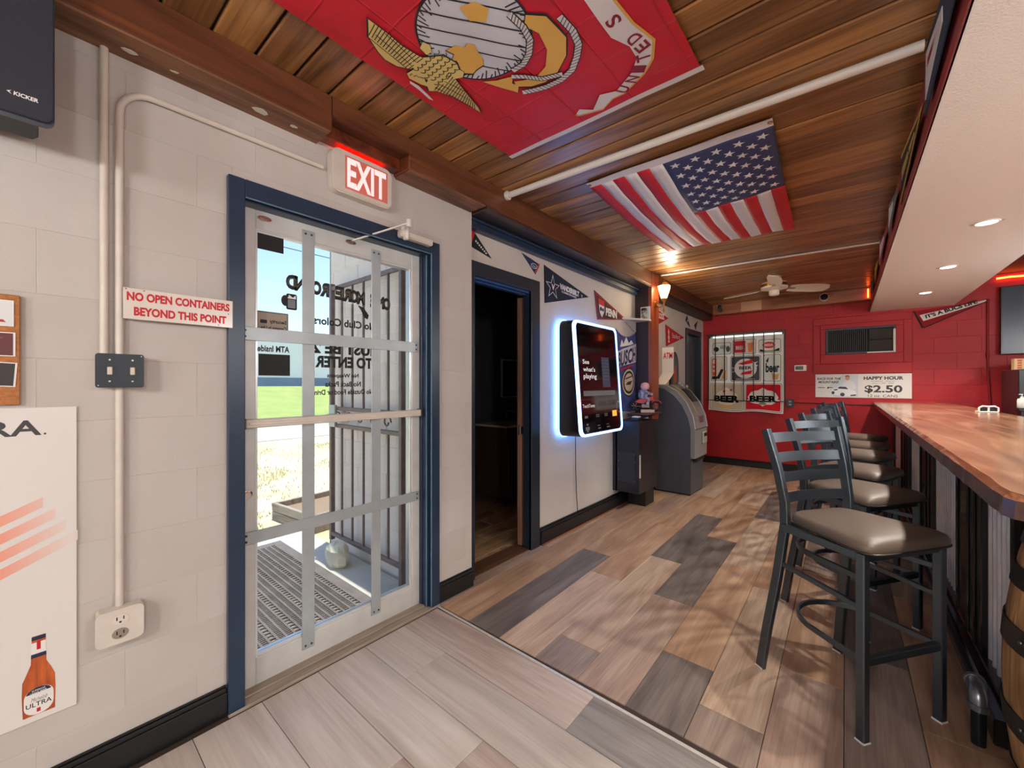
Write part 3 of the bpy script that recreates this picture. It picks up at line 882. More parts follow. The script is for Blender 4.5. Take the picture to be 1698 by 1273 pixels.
m = MB(); m.flat([(bx - 0.004, -0.24), (bx + 0.004, -0.24), (bx + 0.004, -0.268), (bx - 0.004, -0.268)], -0.0064); m.build('neck_ribbon', M_redink, bo)
m = MB(); m.flat([(bx - 0.004, -0.45), (bx + 0.004, -0.45), (bx + 0.004, -0.462), (bx - 0.004, -0.462)], -0.0064); m.build('red_ribbon', M_redink, bo)
words(bo, 'ULTRA', bx - 0.026, bx + 0.027, -0.444, -0.43, -0.0062, M_ink, bold=0.01)
words(bo, 'Michelob', bx - 0.016, bx + 0.018, -0.427, -0.415, -0.0062, pm('script_grey', (120, 120, 124)), shear=0.4, bold=0.0)
words(bo, 'SUPERIOR', bx - 0.014, bx + 0.014, -0.396, -0.391, -0.0064, M_paper, bold=0.01)
words(bo, 'LIGHT BEER', bx - 0.017, bx + 0.017, -0.403, -0.398, -0.0064, M_paper, bold=0.01)

sp = thing('wall_speaker', 'black wall loudspeaker hung at the top left', 'speaker', (WX, -0.1, 2.3), LEFT)
m = MB(); m.box(-0.16, 0.115, -0.2, -0.04, -0.22, 0.2, 0.012); m.build('cabinet', M_blackm, sp)
m = MB(); m.prism(rrect(-0.175, 0.14, -0.232, 0.22, 0.02), 'y', -0.2, -0.236); m.build('grille', pm('grille_black', (34, 38, 48), 0.55, bump=(600, 0.3)), sp, 40)
m = MB(); m.prism(rrect(-0.179, 0.144, -0.236, 0.224, 0.022), 'y', -0.2, -0.222); m.build('grille_rim', pm('rim_slate', (66, 78, 94), 0.4), sp, 40)
words(sp, 'KICKER', 0.070, 0.1135, -0.187, -0.176, -0.2366, M_whiteink, bold=0.03, shear=0.1)
m = MB(); m.flat([(0.058, -0.181), (0.067, -0.176), (0.063, -0.181), (0.067, -0.187)], -0.2366); m.build('brand_mark', M_whiteink, sp)
m = MB(); m.box(-0.03, 0.03, -0.05, 0.0, -0.1, 0.1, 0.004); m.build('bracket', M_black, sp)

# ------------------------------------------------------------ outside the entrance
def ground(name, label, cat, pts, z0, z1, mat, kind='structure'):
    m = MB(); m.prism(pts, 'z', z0, z1); return tag(m.build(name, mat), label, cat, kind=kind)
ground('ground_sand', 'dry sandy yard outside the entrance', 'ground', [(-60, -60), (-0.14, -60), (-0.14, 60), (-60, 60)], -0.4, -0.13, pm('sand', (222, 208, 188), 0.95, vary=(1.2, 0.2, (194, 182, 136)), bump=(30, 0.4)))
ground('doorstep_slab', 'pale sunlit concrete slab outside the entrance', 'doorstep', [(-2.05, -0.3), (-0.14, -0.3), (-0.14, 1.66), (-2.05, 1.66)], -0.13, -0.03, M_concrete)
ground('road', 'pale grey road crossing beyond the yard', 'road', [(-17, -50), (-9.5, -50), (-9.5, 50), (-17, 50)], -0.13, -0.115, pm('asphalt_pale', (186, 182, 176), 0.9, vary=(2, 0.06)))
m = MB(); m.add([(-17, -50, -0.12), (-17, 50, -0.12), (-24, 50, 1.15), (-24, -50, 1.15), (-25, 50, 1.2), (-25, -50, 1.2), (-25, 50, -0.3), (-25, -50, -0.3), (-17, -50, -0.3), (-17, 50, -0.3)], [(0, 1, 2, 3), (3, 2, 4, 5), (5, 4, 6, 7), (0, 3, 5, 7, 8), (1, 9, 6, 4, 2), (0, 8, 9, 1), (8, 7, 6, 9)])
tag(m.build('grass_verge', pm('lawn', (160, 172, 100), 0.9, vary=(1.2, 0.2, (142, 158, 86)), bump=(20, 0.5))), 'green grass bank beyond the road', 'grass', kind='stuff')
fb = thing('far_building', 'low white building with blue-grey base beyond the grass', 'building', (-26, 4, 1.2))
m = MB(); m.box(-4, 0, -30, 60, 0.55, 3.6); m.build('white_wall', pm('far_white', (222, 224, 226), 0.8), fb)
m = MB(); m.box(-4.02, 0.05, -30, 60, -0.1, 0.55); m.build('blue_base', pm('far_blue', (112, 132, 156), 0.8, vary=(0.6, 0.15)), fb)
m = MB(); m.tube([(-12, -30, 6.0), (-12, 0, 5.75), (-12, 8, 5.72), (-12, 40, 6.1)], 0.012, 6)
tag(m.build('power_line', M_ink), 'thin dark power line across the sky', 'cable')
m = MB(); m.cyl((-4.9, 1.66, -0.13), (-4.9, 1.66, 1.05), 0.018, n=8); m.cyl((-4.9, 1.66, 1.05), (-4.9, 1.66, 1.1), 0.024, n=8)
tag(m.build('thin_post', pm('post_brown', (96, 84, 76), 0.7)), 'thin dark metal post standing in the yard', 'post')
# grass tufts
m = MB(); rg = random.Random(5)
for k in range(6500):
    a = rg.random()
    x = -2.6 - 5.5 * rg.random() ** 1.3; yc = 1.0 - 0.52 * (x + 2.0)
    y = yc + rg.gauss(0, 0.7)
    if x > -2.95 and y > 1.55: continue
    if math.sin(x * 2.1) + math.sin(y * 3.3 + x) < 0.25 and rg.random() < 0.85: continue
    h = rg.uniform(0.02, 0.07); d = rg.uniform(0, 6.28); w = 0.003 + 0.005 * rg.random()
    dx, dy = math.cos(d) * w, math.sin(d) * w
    m.add([(x - dx, y - dy, -0.131), (x + dx, y + dy, -0.131), (x + rg.gauss(0, .02), y + rg.gauss(0, .02), -0.13 + h)], [(0, 1, 2)])
tag(m.build('yard_grass', pm('dry_grass', (178, 184, 112), 0.9, vary=(1.5, 0.2, (212, 190, 132)))), 'patchy green and straw grass in the sandy yard', 'grass', kind='stuff')

# outer block wall beside the door
ow = MB(); ow.box(-1.5, 0.0, 0.0, 0.2, -0.13, 3.0)
wo_ = tag(ow.build('wall_outer', pm('pale_mortar', (176, 164, 160), 0.85), loc=(-0.02, 1.70, 0)), 'pale block wall standing out beside the entrance', 'wall', kind='structure')
blocks(wo_, pm('pale_block', (240, 224, 214), 0.8, vary=(3, 0.04), bump=(60, 0.3)), -1.47, 0.0, -0.13, 3.0, [], proud=0.006, gap=0.010, phase=0.15)

gt = thing('iron_gate', 'brown iron security gate swung open against the outer wall', 'gate', (-0.18, 1.625, -0.03))
M_iron = pm('brown_iron', (122, 104, 100), 0.5, metal=0.3, vary=(20, 0.15))
def gbar(name, p0, p1, w=0.02):
    m = MB(); m.rtube([p0, p1], w, w); return m.build(name, M_iron, gt)
gbar('hinge_post', (-0.15, 0, 0.0), (-0.15, 0, 2.22), 0.036)
gbar('outer_post', (-1.14, 0, 0.08), (-1.14, 0, 2.2), 0.036)
for z in (0.13, 1.03, 1.17, 2.16): gbar('rail', (-1.14, 0, z), (-0.15, 0, z), 0.03)
for k in range(1, 6):
    x = -1.14 + 0.99 * k / 6
    gbar('bar', (x, 0, 0.13), (x, 0, 1.03), 0.015); gbar('bar', (x, 0, 1.17), (x, 0, 2.16), 0.015)
for k in range(5):
    x0 = -1.05 + 0.18 * k
    m = MB(); m.tube([(x0 + 0.05 * math.cos(a) * (1 - a / 9), 0, 1.10 + 0.05 * math.sin(a) * (1 - a / 9)) for a in [q * 0.45 for q in range(15)]], 0.006, 6); m.build('scroll', M_iron, gt)
m = MB(); m.box(-1.13, -1.03, -0.035, -0.01, 1.02, 1.2, 0.004); m.box(-1.1, -1.06, -0.075, -0.035, 1.1, 1.125, 0.006); m.build('latch_box', pm('latch_grey', (178, 182, 182), 0.35, metal=0.5), gt)

rk = MB(); rg = random.Random(3)
vs = []; fs = []
for i in range(7):
    for j in range(10):
        t = PI * (i + 0.5) / 7; a = 2 * PI * j / 10
        q = rg.uniform(0.85, 1.15)
        vs.append((0.12 * q * math.sin(t) * math.cos(a), 0.075 * q * math.sin(t) * math.sin(a), 0.085 + 0.098 * q * math.cos(t)))
for i in range(6):
    for j in range(10): fs.append([i * 10 + j, i * 10 + (j + 1) % 10, (i + 1) * 10 + (j + 1) % 10, (i + 1) * 10 + j])
fs.append(list(range(10))); fs.append(list(range(60, 70)))
rk.add(vs, fs)
tag(rk.build('door_stop_rock', pm('pale_rock', (222, 212, 190), 0.9, vary=(10, 0.12), bump=(25, 0.6)), loc=(-0.98, 1.50, -0.035)), 'pale rock on the slab beside the iron gate', 'rock')

# perforated rubber mat
mt = thing('rubber_mat', 'perforated dark rubber mat outside the entrance', 'mat', (-1.0, 0.93, -0.03))
m = MB(); m.box(-0.8, 0.8, -0.47, 0.47, 0.0, 0.003); m.build('mat_base', pm('mat_dirt', (178, 164, 152), 0.9, vary=(30, 0.2)), mt)
M_rub = pm('worn_rubber', (112, 102, 98), 0.75, vary=(8, 0.2), bump=(60, 0.2))
m = MB(); m.box(-0.8, 0.8, 0.40, 0.47, 0.003, 0.014, 0.003); m.box(-0.8, 0.8, -0.47, -0.40, 0.003, 0.014, 0.003); m.box(-0.8, -0.72, -0.40, 0.40, 0.003, 0.014, 0.003); m.box(0.72, 0.8, -0.40, 0.40, 0.003, 0.014, 0.003); m.build('mat_border', M_rub, mt)
m = MB()
ny = 20
for k in range(ny + 1):
    yy = -0.4 + 0.8 * k / ny
    m.box(-0.72, 0.72, yy - 0.006, yy + 0.006, 0.003, 0.015)
for k in range(ny):
    yy = -0.4 + 0.8 * (k + 0.5) / ny
    st = 0.036 if k % 3 == 1 else 0.018
    x = -0.72 + (k % 2) * st / 2
    while x < 0.72:
        m.box(x, x + (0.014 if k % 3 == 1 else 0.008), yy - 0.015, yy + 0.015, 0.003, 0.012); x += st
tag(m.build('mat_grid', M_rub, mt), kind='stuff')

pbx = thing('timber_planter', 'weathered timber box edging beside the sunlit yard', 'planter', (-2.45, 1.95, -0.13), 0.1)
W_old = wood('weathered_board', (128, 112, 98), (176, 162, 148), 'x', 0.8, 0, 1.2, 0.3)
for (x0, x1, y0, y1, z0, z1) in ((-0.4, 0.4, -0.22, -0.18, 0, 0.09), (-0.4, 0.4, -0.22, -0.18, 0.095, 0.18), (-0.4, -0.36, -0.18, 0.5, 0, 0.18), (0.36, 0.4, -0.18, 0.5, 0, 0.18), (-0.4, 0.4, 0.5, 0.54, 0, 0.18)):
    m = MB(); m.box(x0, x1, y0, y1, z0, z1, 0.004); m.build('plank', W_old, pbx)
m = MB(); m.box(-0.36, 0.36, -0.18, 0.5, 0.0, 0.12); m.build('soil', pm('soil', (150, 128, 104), 0.95, bump=(30, 0.8)), pbx)
# ------------------------------------------------------------ inner doorway (door_2) and the dark washroom behind it
d2 = thing('door_2', 'dark framed inner doorway standing open to a dark washroom', 'door', (0, 0, 0), LEFT, kind='structure')
M_dframe = pm('blue_black_frame', (30, 40, 52), 0.34, vary=(9, 0.12))
m = MB()
m.box(1.905, 1.965, -0.028, 0.15, 0, 2.185, 0.004); m.box(2.60, 2.715, -0.028, 0.0, 0, 2.185, 0.004); m.box(1.965, 2.60, -0.028, 0.15, 2.085, 2.185, 0.004)
m.box(2.64, 2.70, 0.0, 0.16, 0, 2.085); m.box(2.60, 2.615, -0.02, 0.06, 0, 2.085, 0.003)
m.build('door_frame', M_dframe, d2)
m = MB(); m.box(1.965, 2.60, 0.03, 0.075, 2.06, 2.086, 0.003); m.box(1.965, 2.60, -0.005, 0.02, 2.07, 2.086, 0.002); m.build('head_stop', pm('blue_stop', (44, 78, 132), 0.35), d2)
m = MB(); m.box(2.606, 2.64, 0.085, 0.125, 0.01, 2.05, 0.002); m.build('door_edge', wood('raw_edge', (110, 76, 58), (146, 108, 86), 'z', 0.5), d2)
m = MB(); m.box(2.602, 2.607, 0.03, 0.085, 0.93, 0.99, 0.001); m.box(2.60, 2.606, 0.095, 0.11, 0.92, 1.0, 0.001); m.build('strike_plate', M_chrome, d2)
m = MB(); m.box(1.965, 2.64, 0.0, 0.16, -0.01, 0.004); m.build('sill', wood('sill_brown', (70, 44, 30), (104, 70, 50), 'x', 0.5), d2)

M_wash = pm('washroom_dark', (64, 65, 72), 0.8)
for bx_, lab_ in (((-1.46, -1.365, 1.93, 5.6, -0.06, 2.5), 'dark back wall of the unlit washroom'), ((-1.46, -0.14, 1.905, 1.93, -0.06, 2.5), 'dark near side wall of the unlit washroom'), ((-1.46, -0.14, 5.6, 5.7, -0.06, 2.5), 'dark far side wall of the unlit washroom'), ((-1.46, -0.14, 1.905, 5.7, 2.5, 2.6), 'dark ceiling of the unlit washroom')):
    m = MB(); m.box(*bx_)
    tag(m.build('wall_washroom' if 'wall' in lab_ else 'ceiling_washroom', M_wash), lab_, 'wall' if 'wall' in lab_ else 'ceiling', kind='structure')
m = MB(); m.box(-1.46, -0.14, 1.905, 5.7, -0.06, -0.008)
wfl = tag(m.build('floor_washroom', M_subfloor), 'wood-look tile floor of the washroom', 'floor', kind='structure')
WT = wood('wash_tile', (120, 92, 66), (176, 142, 108), 'y', 0.4, 0, 1.2, 0.25)
for i in range(6):
    for j in range(5):
        x = -0.30 - 0.2 * i; ya = max(1.935, 1.64 + 0.6 * j - (0.3 if i % 2 else 0)); yb = 2.236 + 0.6 * j - (0.3 if i % 2 else 0); y = (ya + yb) / 2; h = (yb - ya) / 2
        if h < 0.02: continue
        m = MB(); m.box(-0.098, 0.098, -h, h, -0.008, 0.002, 0.002); m.build('tile', WT, wfl, loc=(x, y, 0))
for j in range(12):
    m = MB(); m.box(-0.028, 0.028, -0.033, 0.033, -0.008, 0.002, 0.002); m.build('border_tile', WT, wfl, loc=(-0.172, 1.95 + 0.068 * j, 0))
vn = thing('vanity_cabinet', 'dark brown vanity cabinet with pale top inside the washroom', 'cabinet', (-1.10, 3.75, 0), LEFT)
m = MB(); m.box(-0.42, 0.6, -0.22, 0.25, 0.08, 0.86, 0.004); m.build('body', wood('vanity_brown', (52, 34, 24), (78, 54, 40), 'z', 0.5), vn)
m = MB(); m.box(-0.40, 0.08, -0.235, -0.22, 0.12, 0.72, 0.004); m.build('cabinet_door', MATS['vanity_brown'], vn)
m = MB(); m.box(-0.44, 0.62, -0.245, 0.26, 0.86, 0.885, 0.004); m.build('top', pm('pale_top', (196, 190, 182), 0.35), vn)
m = MB(); m.tube([(-0.02, 0.12, 0.885), (-0.02, 0.12, 1.0), (-0.02, 0.08, 1.03), (-0.02, 0.0, 1.0)], 0.012, 8); m.build('faucet', M_chrome, vn, 40)
mr_ = thing('wall_mirror', 'small framed mirror inside the dark washroom', 'mirror', (-1.36, 3.94, 1.41), LEFT)
m = MB()
for a in ((-0.16, 0.16, -0.24, -0.225), (-0.16, 0.16, 0.225, 0.24), (-0.16, -0.145, -0.225, 0.225), (0.145, 0.16, -0.225, 0.225)): m.box(a[0], a[1], -0.02, 0.0, a[2], a[3])
m.build('mirror_frame', pm('mirror_rim', (190, 196, 202), 0.4), mr_)
m = MB(); m.box(-0.145, 0.145, -0.01, -0.004, -0.225, 0.225); m.build('mirror_glass', pm('mirror', (120, 124, 130), 0.05, metal=0.9), mr_)
# ------------------------------------------------------------ pennants on the left wall
M_felt = {}
def felt(c):
    if c not in M_felt: M_felt[c] = pm('felt_%d_%d_%d' % c, c, 0.9, bump=(300, 0.2))
    return M_felt[c]
def pennant(label, pts, loc, rz, col, edge=None, edgecol=None, texts=(), shapes=(), group='felt pennants on the wall'):
    """pts: outline in the wall plane (base top, base bottom, tip); drawn proud of the wall"""
    cx = sum(p[0] for p in pts) / len(pts); cz = sum(p[1] for p in pts) / len(pts)
    if rz == LEFT: L = (loc[0], loc[1] + cx, loc[2] + cz)
    elif rz == RIGHT: L = (loc[0], loc[1] - cx, loc[2] + cz)
    else: L = (loc[0] + cx, loc[1], loc[2] + cz)
    o = thing('pennant', label, 'pennant', L, rz, group)
    q = [(p[0] - cx, p[1] - cz) for p in pts]
    m = MB(); m.prism(q, 'y', -0.002, -0.005); m.build('felt', felt(col), o)
    if edge is not None:
        for pl_, c in zip(edge, edgecol):
            m = MB(); m.prism([(p[0] - cx, p[1] - cz) for p in pl_], 'y', -0.005, -0.0062); m.build('felt_band', felt(c), o)
    for k_, (pl_, c) in enumerate(shapes):
        m = MB(); m.prism([(p[0] - cx, p[1] - cz) for p in pl_], 'y', -0.0062, -0.0068 - 0.0006 * k_); m.build('felt_patch', felt(c), o)
    for t in texts:
        s, p0, p1, h, c = t[:5]
        m = MB()
        dx, dz = p1[0] - p0[0], p1[1] - p0[1]; Ln = math.hypot(dx, dz); ux, uz = dx / Ln, dz / Ln
        letters(m, s, 0, Ln, 0, h, 0, bold=(t[5] if len(t) > 5 else 0.03), fn=lambda x, z: (p0[0] - cx + ux * x - uz * z, -0.0108, p0[1] - cz + uz * x + ux * z))
        m.build('lettering', felt(c), o)
    return o
W0 = (0.0, 0, 0)
pennant('small red and black pennant above the inner doorway', [(1.962, 2.404), (1.916, 2.29), (2.155, 2.246)], W0, LEFT, (26, 28, 34),
        [[(1.962, 2.404), (1.916, 2.29), (1.945, 2.286), (1.985, 2.385)]], [(206, 40, 44)], (), [([(1.985 + 0.0165 * q, 2.345 - 0.0095 * q - 0.018), (1.995 + 0.0165 * q, 2.339 - 0.0095 * q - 0.018), (2.003 + 0.0165 * q, 2.350 - 0.0105 * q - 0.018 + 0.004 * (q % 2)), (1.993 + 0.0165 * q, 2.357 - 0.0105 * q - 0.018)], (226, 226, 226)) for q in range(7)])
pennant('tiny navy and red pennant above the corner of the inner doorway', [(2.742, 2.335), (2.683, 2.242), (2.501, 2.376)], W0, LEFT, (36, 48, 82),
        [[(2.742, 2.335), (2.683, 2.242), (2.668, 2.253), (2.722, 2.34)]], [(190, 60, 66)], (), [(circ(2.66, 2.305, 0.042, 0.022, 18), (190, 198, 214)), (circ(2.66, 2.305, 0.034, 0.016, 18), (40, 56, 100)), ([(2.64, 2.303), (2.68, 2.295), (2.68, 2.302), (2.64, 2.31)], (190, 198, 214))])
st5 = lambda cx, cz, R, r=0.4, rot=PI / 2: [(cx + (R if k % 2 == 0 else R * r) * math.cos(rot + k * PI / 5), cz + (R if k % 2 == 0 else R * r) * math.sin(rot + k * PI / 5)) for k in range(10)]
pennant('large navy VANDERBILT pennant with a white star', [(2.802, 2.348), (2.812, 2.026), (3.555, 2.196)], W0, LEFT, (24, 32, 52),
        [[(2.802, 2.348), (2.812, 2.026), (2.824, 2.029), (2.816, 2.342)]], [(14, 16, 26)],
        [('VANDERBILT', (3.03, 2.185), (3.36, 2.165), 0.05, (236, 236, 236), 0.05), ('COMMODORES', (3.06, 2.158), (3.31, 2.143), 0.018, (220, 220, 220), 0.03), ('V', (2.905, 2.155), (2.953, 2.155), 0.05, (240, 240, 240), 0.05), ('V', (3.40, 2.165), (3.425, 2.165), 0.03, (220, 220, 220), 0.03)],
        [(st5(2.93, 2.18, 0.11), (236, 236, 236)), (st5(2.93, 2.18, 0.095), (24, 32, 52))])
# keep the inner star on top
pennant('dark maroon PENN pennant with a red border and shield', [(3.663, 2.286), (3.73, 1.997), (4.425, 2.076)], W0, LEFT, (74, 52, 56),
        [[(3.663, 2.286), (3.73, 1.997), (3.755, 2.003), (3.695, 2.25)], [(3.663, 2.286), (3.695, 2.25), (4.30, 2.085), (4.425, 2.076)], [(3.73, 1.997), (4.425, 2.076), (4.36, 2.078), (3.755, 2.015)]], [(150, 40, 50), (150, 40, 50), (150, 40, 50)],
        [('PENN', (3.90, 2.06), (4.16, 2.055), 0.085, (238, 236, 232), 0.06)],
        [([(3.745, 2.22), (3.875, 2.20), (3.878, 2.15), (3.76, 2.16)], (206, 60, 62)), ([(3.76, 2.158), (3.878, 2.148), (3.872, 2.09), (3.825, 2.03), (3.78, 2.075)], (232, 230, 228)), (circ(3.80, 2.115, 0.022), (40, 40, 60)), (circ(3.845, 2.11, 0.018), (40, 40, 60))])
pennant('red white-lettered pennant partly behind the wall lamp', [(5.20, 2.385), (5.30, 2.10), (5.80, 2.268)], W0, LEFT, (176, 30, 40),
        [[(5.20, 2.385), (5.80, 2.268), (5.76, 2.265), (5.24, 2.35)]], [(226, 214, 210)], (), [([(5.38 + 0.06 * q, 2.22), (5.43 + 0.06 * q, 2.22), (5.43 + 0.06 * q, 2.29), (5.38 + 0.06 * q, 2.29)], (232, 222, 218)) for q in range(4)] + [([(5.395 + 0.06 * q, 2.238), (5.415 + 0.06 * q, 2.238), (5.415 + 0.06 * q, 2.272), (5.395 + 0.06 * q, 2.272)], (176, 30, 40)) for q in range(4)])
pennant('bright red Stanford pennant above the cash machine', [(5.666, 2.165), (5.692, 1.862), (6.47, 2.05)], W0, LEFT, (190, 28, 40),
        [[(5.666, 2.165), (5.692, 1.862), (5.712, 1.867), (5.69, 2.16)]], [(110, 20, 28)], [('Stanford', (5.92, 2.0), (6.25, 2.0), 0.07, (236, 220, 214), 0.0)], [([(5.76, 1.92), (5.84, 1.93), (5.81, 1.96), (5.83, 2.0), (5.805, 2.03), (5.82, 2.07), (5.79, 2.12), (5.765, 2.07), (5.785, 2.03), (5.76, 2.0), (5.785, 1.96)], (236, 206, 202))])
pennant('small dark pennant hanging by its tip above the far doorway', [(6.613, 2.412), (6.53, 2.326), (6.76, 2.24)], W0, LEFT, (58, 40, 34), None, None, (), [(circ(6.63, 2.325, 0.03, 0.022, 12), (196, 186, 176))])
pennant('tiny dark pennant at the corner above the far doorway', [(7.16, 2.385), (6.98, 2.30), (7.06, 2.23)], W0, LEFT, (60, 36, 30))

# ------------------------------------------------------------ juke box
jb = thing('juke_box', 'black wall juke box with a glowing blue-white rim and touch screen', 'jukebox', (0.0, 3.37, 1.39), LEFT)
def jpt(x, z, r_top, r_bot):      # face leans: bottom stands further out than the top
    return -(r_top + (r_bot - r_top) * (0.5 - z))
def ring(mb, outer, inner):
    n = len(outer); mb.add(outer + inner, [[i, (i + 1) % n, n + (i + 1) % n, n + i] for i in range(n)])
rb = rrect(-0.40, 0.40, -0.51, 0.51, 0.07)
m = MB(); m.prism(rb, 'y', -0.028, -0.04); m.build('back_plate', M_black, jb)
M_glow = pm('led_white_blue', (210, 235, 255), 0.4, emis=(112, 168, 255), estr=6.0)
M_glow2 = pm('led_blue', (120, 190, 255), 0.4, emis=(90, 160, 255), estr=16.0)
m = MB()
o_ = rrect(-0.408, 0.408, -0.518, 0.518, 0.075); i_ = rrect(-0.398, 0.398, -0.508, 0.508, 0.068)
m.prism(o_, 'y', -0.04, -0.046); m.build('halo_strip', M_glow, jb)
m = MB(); o_ = rrect(-0.385, 0.385, -0.495, 0.495, 0.066); m.tube([(x, -0.016, z) for x, z in o_], 0.009, 8, closed=True); m.build('rear_led', M_glow2, jb)
m = MB(); m.box(-0.15, 0.15, -0.028, 0.0, -0.2, 0.2); m.build('wall_mount', M_blackm, jb)
body0 = rrect(-0.40, 0.40, -0.51, 0.51, 0.07); body1 = rrect(-0.40, 0.40, -0.50, 0.50, 0.06)
m = MB()
n = len(body0)
vs = [(x, -0.045, z) for x, z in body0] + [(x, jpt(x, z, 0.17, 0.246), z) for x, z in body1]
m.add(vs, [list(range(n)), list(range(n, 2 * n))] + [[i, (i + 1) % n, n + (i + 1) % n, n + i] for i in range(n)])
m.build('body', pm('juke_black', (26, 23, 25), 0.22), jb, 35)
rim_o = rrect(-0.40, 0.40, -0.50, 0.50, 0.06); rim_i = rrect(-0.376, 0.378, -0.480, 0.480, 0.048)
m = MB()
vs = [(x, jpt(x, z, 0.17, 0.246), z) for x, z in rim_o] + [(x, jpt(x, z, 0.19, 0.266), z) for x, z in rim_o] + [(x, jpt(x, z, 0.193, 0.269), z) for x, z in rim_i] + [(x, jpt(x, z, 0.17, 0.246), z) for x, z in rim_i]
fs = []
for a, b in ((0, 1), (1, 2), (2, 3)):
    fs += [[a * n + i, a * n + (i + 1) % n, b * n + (i + 1) % n, b * n + i] for i in range(n)]
m.add(vs, fs); m.build('light_rim', M_glow, jb, 40)
def scr(mb, pts, d=0.0):
    mb.add([(x, jpt(x, z, 0.186, 0.262) - d, z) for x, z in pts], [list(range(len(pts)))])
m = MB(); scr(m, rim_i); panel = m.build('front_glass', pm('screen_black', (12, 13, 18), 0.06, coat=0.3), jb)
M_scr = pm('screen_text', (230, 230, 230), 0.4, emis=(225, 225, 230), estr=0.4)
fn = lambda x, z: (x, jpt(x, z, 0.186, 0.262) - 0.0015, z)
for s_, x0, x1, z0, z1 in (('See', -0.29, -0.18, 0.125, 0.165), ("what's", -0.29, -0.08, 0.06, 0.10), ('playing', -0.29, -0.06, -0.015, 0.04)):
    m = MB(); letters(m, s_, x0, x1, z0, z1, 0, bold=0.01, fn=fn); m.build('screen_text', M_scr, panel)
m = MB(); scr(m, [(0.05, -0.08), (0.20, -0.08), (0.20, 0.20), (0.05, 0.20)], 0.001); m.build('screen_column', pm('screen_dim', (40, 46, 60), 0.3, emis=(70, 82, 110), estr=0.25), panel)
m = MB()
for k in range(7): scr(m, [(0.06, 0.17 - 0.03 * k), (0.19, 0.17 - 0.03 * k), (0.19, 0.175 - 0.03 * k), (0.06, 0.175 - 0.03 * k)], 0.002)
scr(m, [(-0.31, -0.155), (0.29, -0.155), (0.29, -0.11), (-0.31, -0.11)], 0.001); m.build('menu_bar', pm('screen_grey', (86, 88, 92), 0.3, emis=(110, 112, 116), estr=0.3), panel)
m = MB(); scr(m, [(-0.36, -0.185), (0.33, -0.185), (0.33, -0.188), (-0.36, -0.188)], 0.001); m.build('seam', pm('seam_grey', (90, 90, 96), 0.3), panel)
m = MB(); letters(m, 'TouchTunes', -0.34, -0.13, -0.255, -0.225, 0, bold=0.0, fn=fn); m.build('brand_lettering', M_scr, panel)
m = MB(); scr(m, [(0.20, -0.355), (0.29, -0.355), (0.29, -0.30), (0.20, -0.30)], 0.002); m.build('amber_button', pm('amber_lit', (240, 180, 70), 0.4, emis=(240, 170, 60), estr=0.7), panel)
m = MB(); ring(m, [fn(x, z) for x, z in circ(0.345, -0.27, 0.055, n=24)], [fn(x, z) for x, z in circ(0.345, -0.27, 0.048, n=24)]); m.build('volume_ring', M_chrome, panel)
m = MB()
for x, z, w, h in ((-0.29, -0.335, .05, .02), (-0.09, -0.325, .06, .006), (-0.09, -0.34, .06, .006), (0.07, -0.325, .06, .006), (0.07, -0.34, .06, .006), (-0.28, -0.40, .03, .016), (-0.28, -0.435, .07, .03), (-0.28, -0.455, .03, .02), (-0.08, -0.42, .05, .006), (-0.07, -0.445, .05, .012), (0.09, -0.42, .05, .006), (0.10, -0.445, .06, .012)):
    scr(m, [(x - w / 2, z - h / 2), (x + w / 2, z - h / 2), (x + w / 2, z + h / 2), (x - w / 2, z + h / 2)], 0.002)
m.build('payment_slots', pm('slot_silver', (170, 172, 178), 0.3, metal=0.5), panel)
tag(MB().tube([(0.02, 3.28, 0.868), (0.02, 3.285, 0.55), (0.02, 3.30, 0.3), (0.025, 3.31, 0.15), (0.03, 3.45, 0.146), (0.03, 3.9, 0.146), (0.02, 4.06, 0.15)], 0.004, 6).build('black_cable', M_black), 'thin black cable hanging from the juke box to the baseboard', 'cable')

# ------------------------------------------------------------ black cabinet below the column, banner, toy motorcycle
kb = thing('wall_cabinet', 'black box cabinet standing off the floor below the wooden column', 'cabinet', (0, 4.34, 0), LEFT)
m = MB(); m.box(-0.26, 0.24, -0.30, -0.031, 0.19, 0.945, 0.004); m.box(-0.26, 0.24, -0.05, 0.0, 0.19, 0.945); m.build('body', pm('cabinet_black', (34, 36, 42), 0.3, vary=(4, 0.15)), kb)
m = MB(); m.box(0.0, 0.24, -0.26, -0.06, 0.0, 0.19, 0.003); m.build('foot', M_black, kb)
m = MB(); m.box(-0.266, -0.26, -0.26, -0.06, 0.30, 0.62, 0.001); m.build('side_plate', pm('cabinet_plate', (40, 46, 58), 0.3), kb)
m = MB()
for z in (0.32, 0.42, 0.52, 0.60):
    for y_ in (-0.25, -0.07): m.cyl((-0.266, y_, z), (-0.269, y_, z), 0.004, n=6)
m.build('rivet', M_chrome, kb)
m = MB(); m.box(-0.262, -0.235, -0.3045, -0.30, 0.36, 0.60); m.build('torn_strip', pm('torn_paper', (206, 196, 180), 0.7), kb)

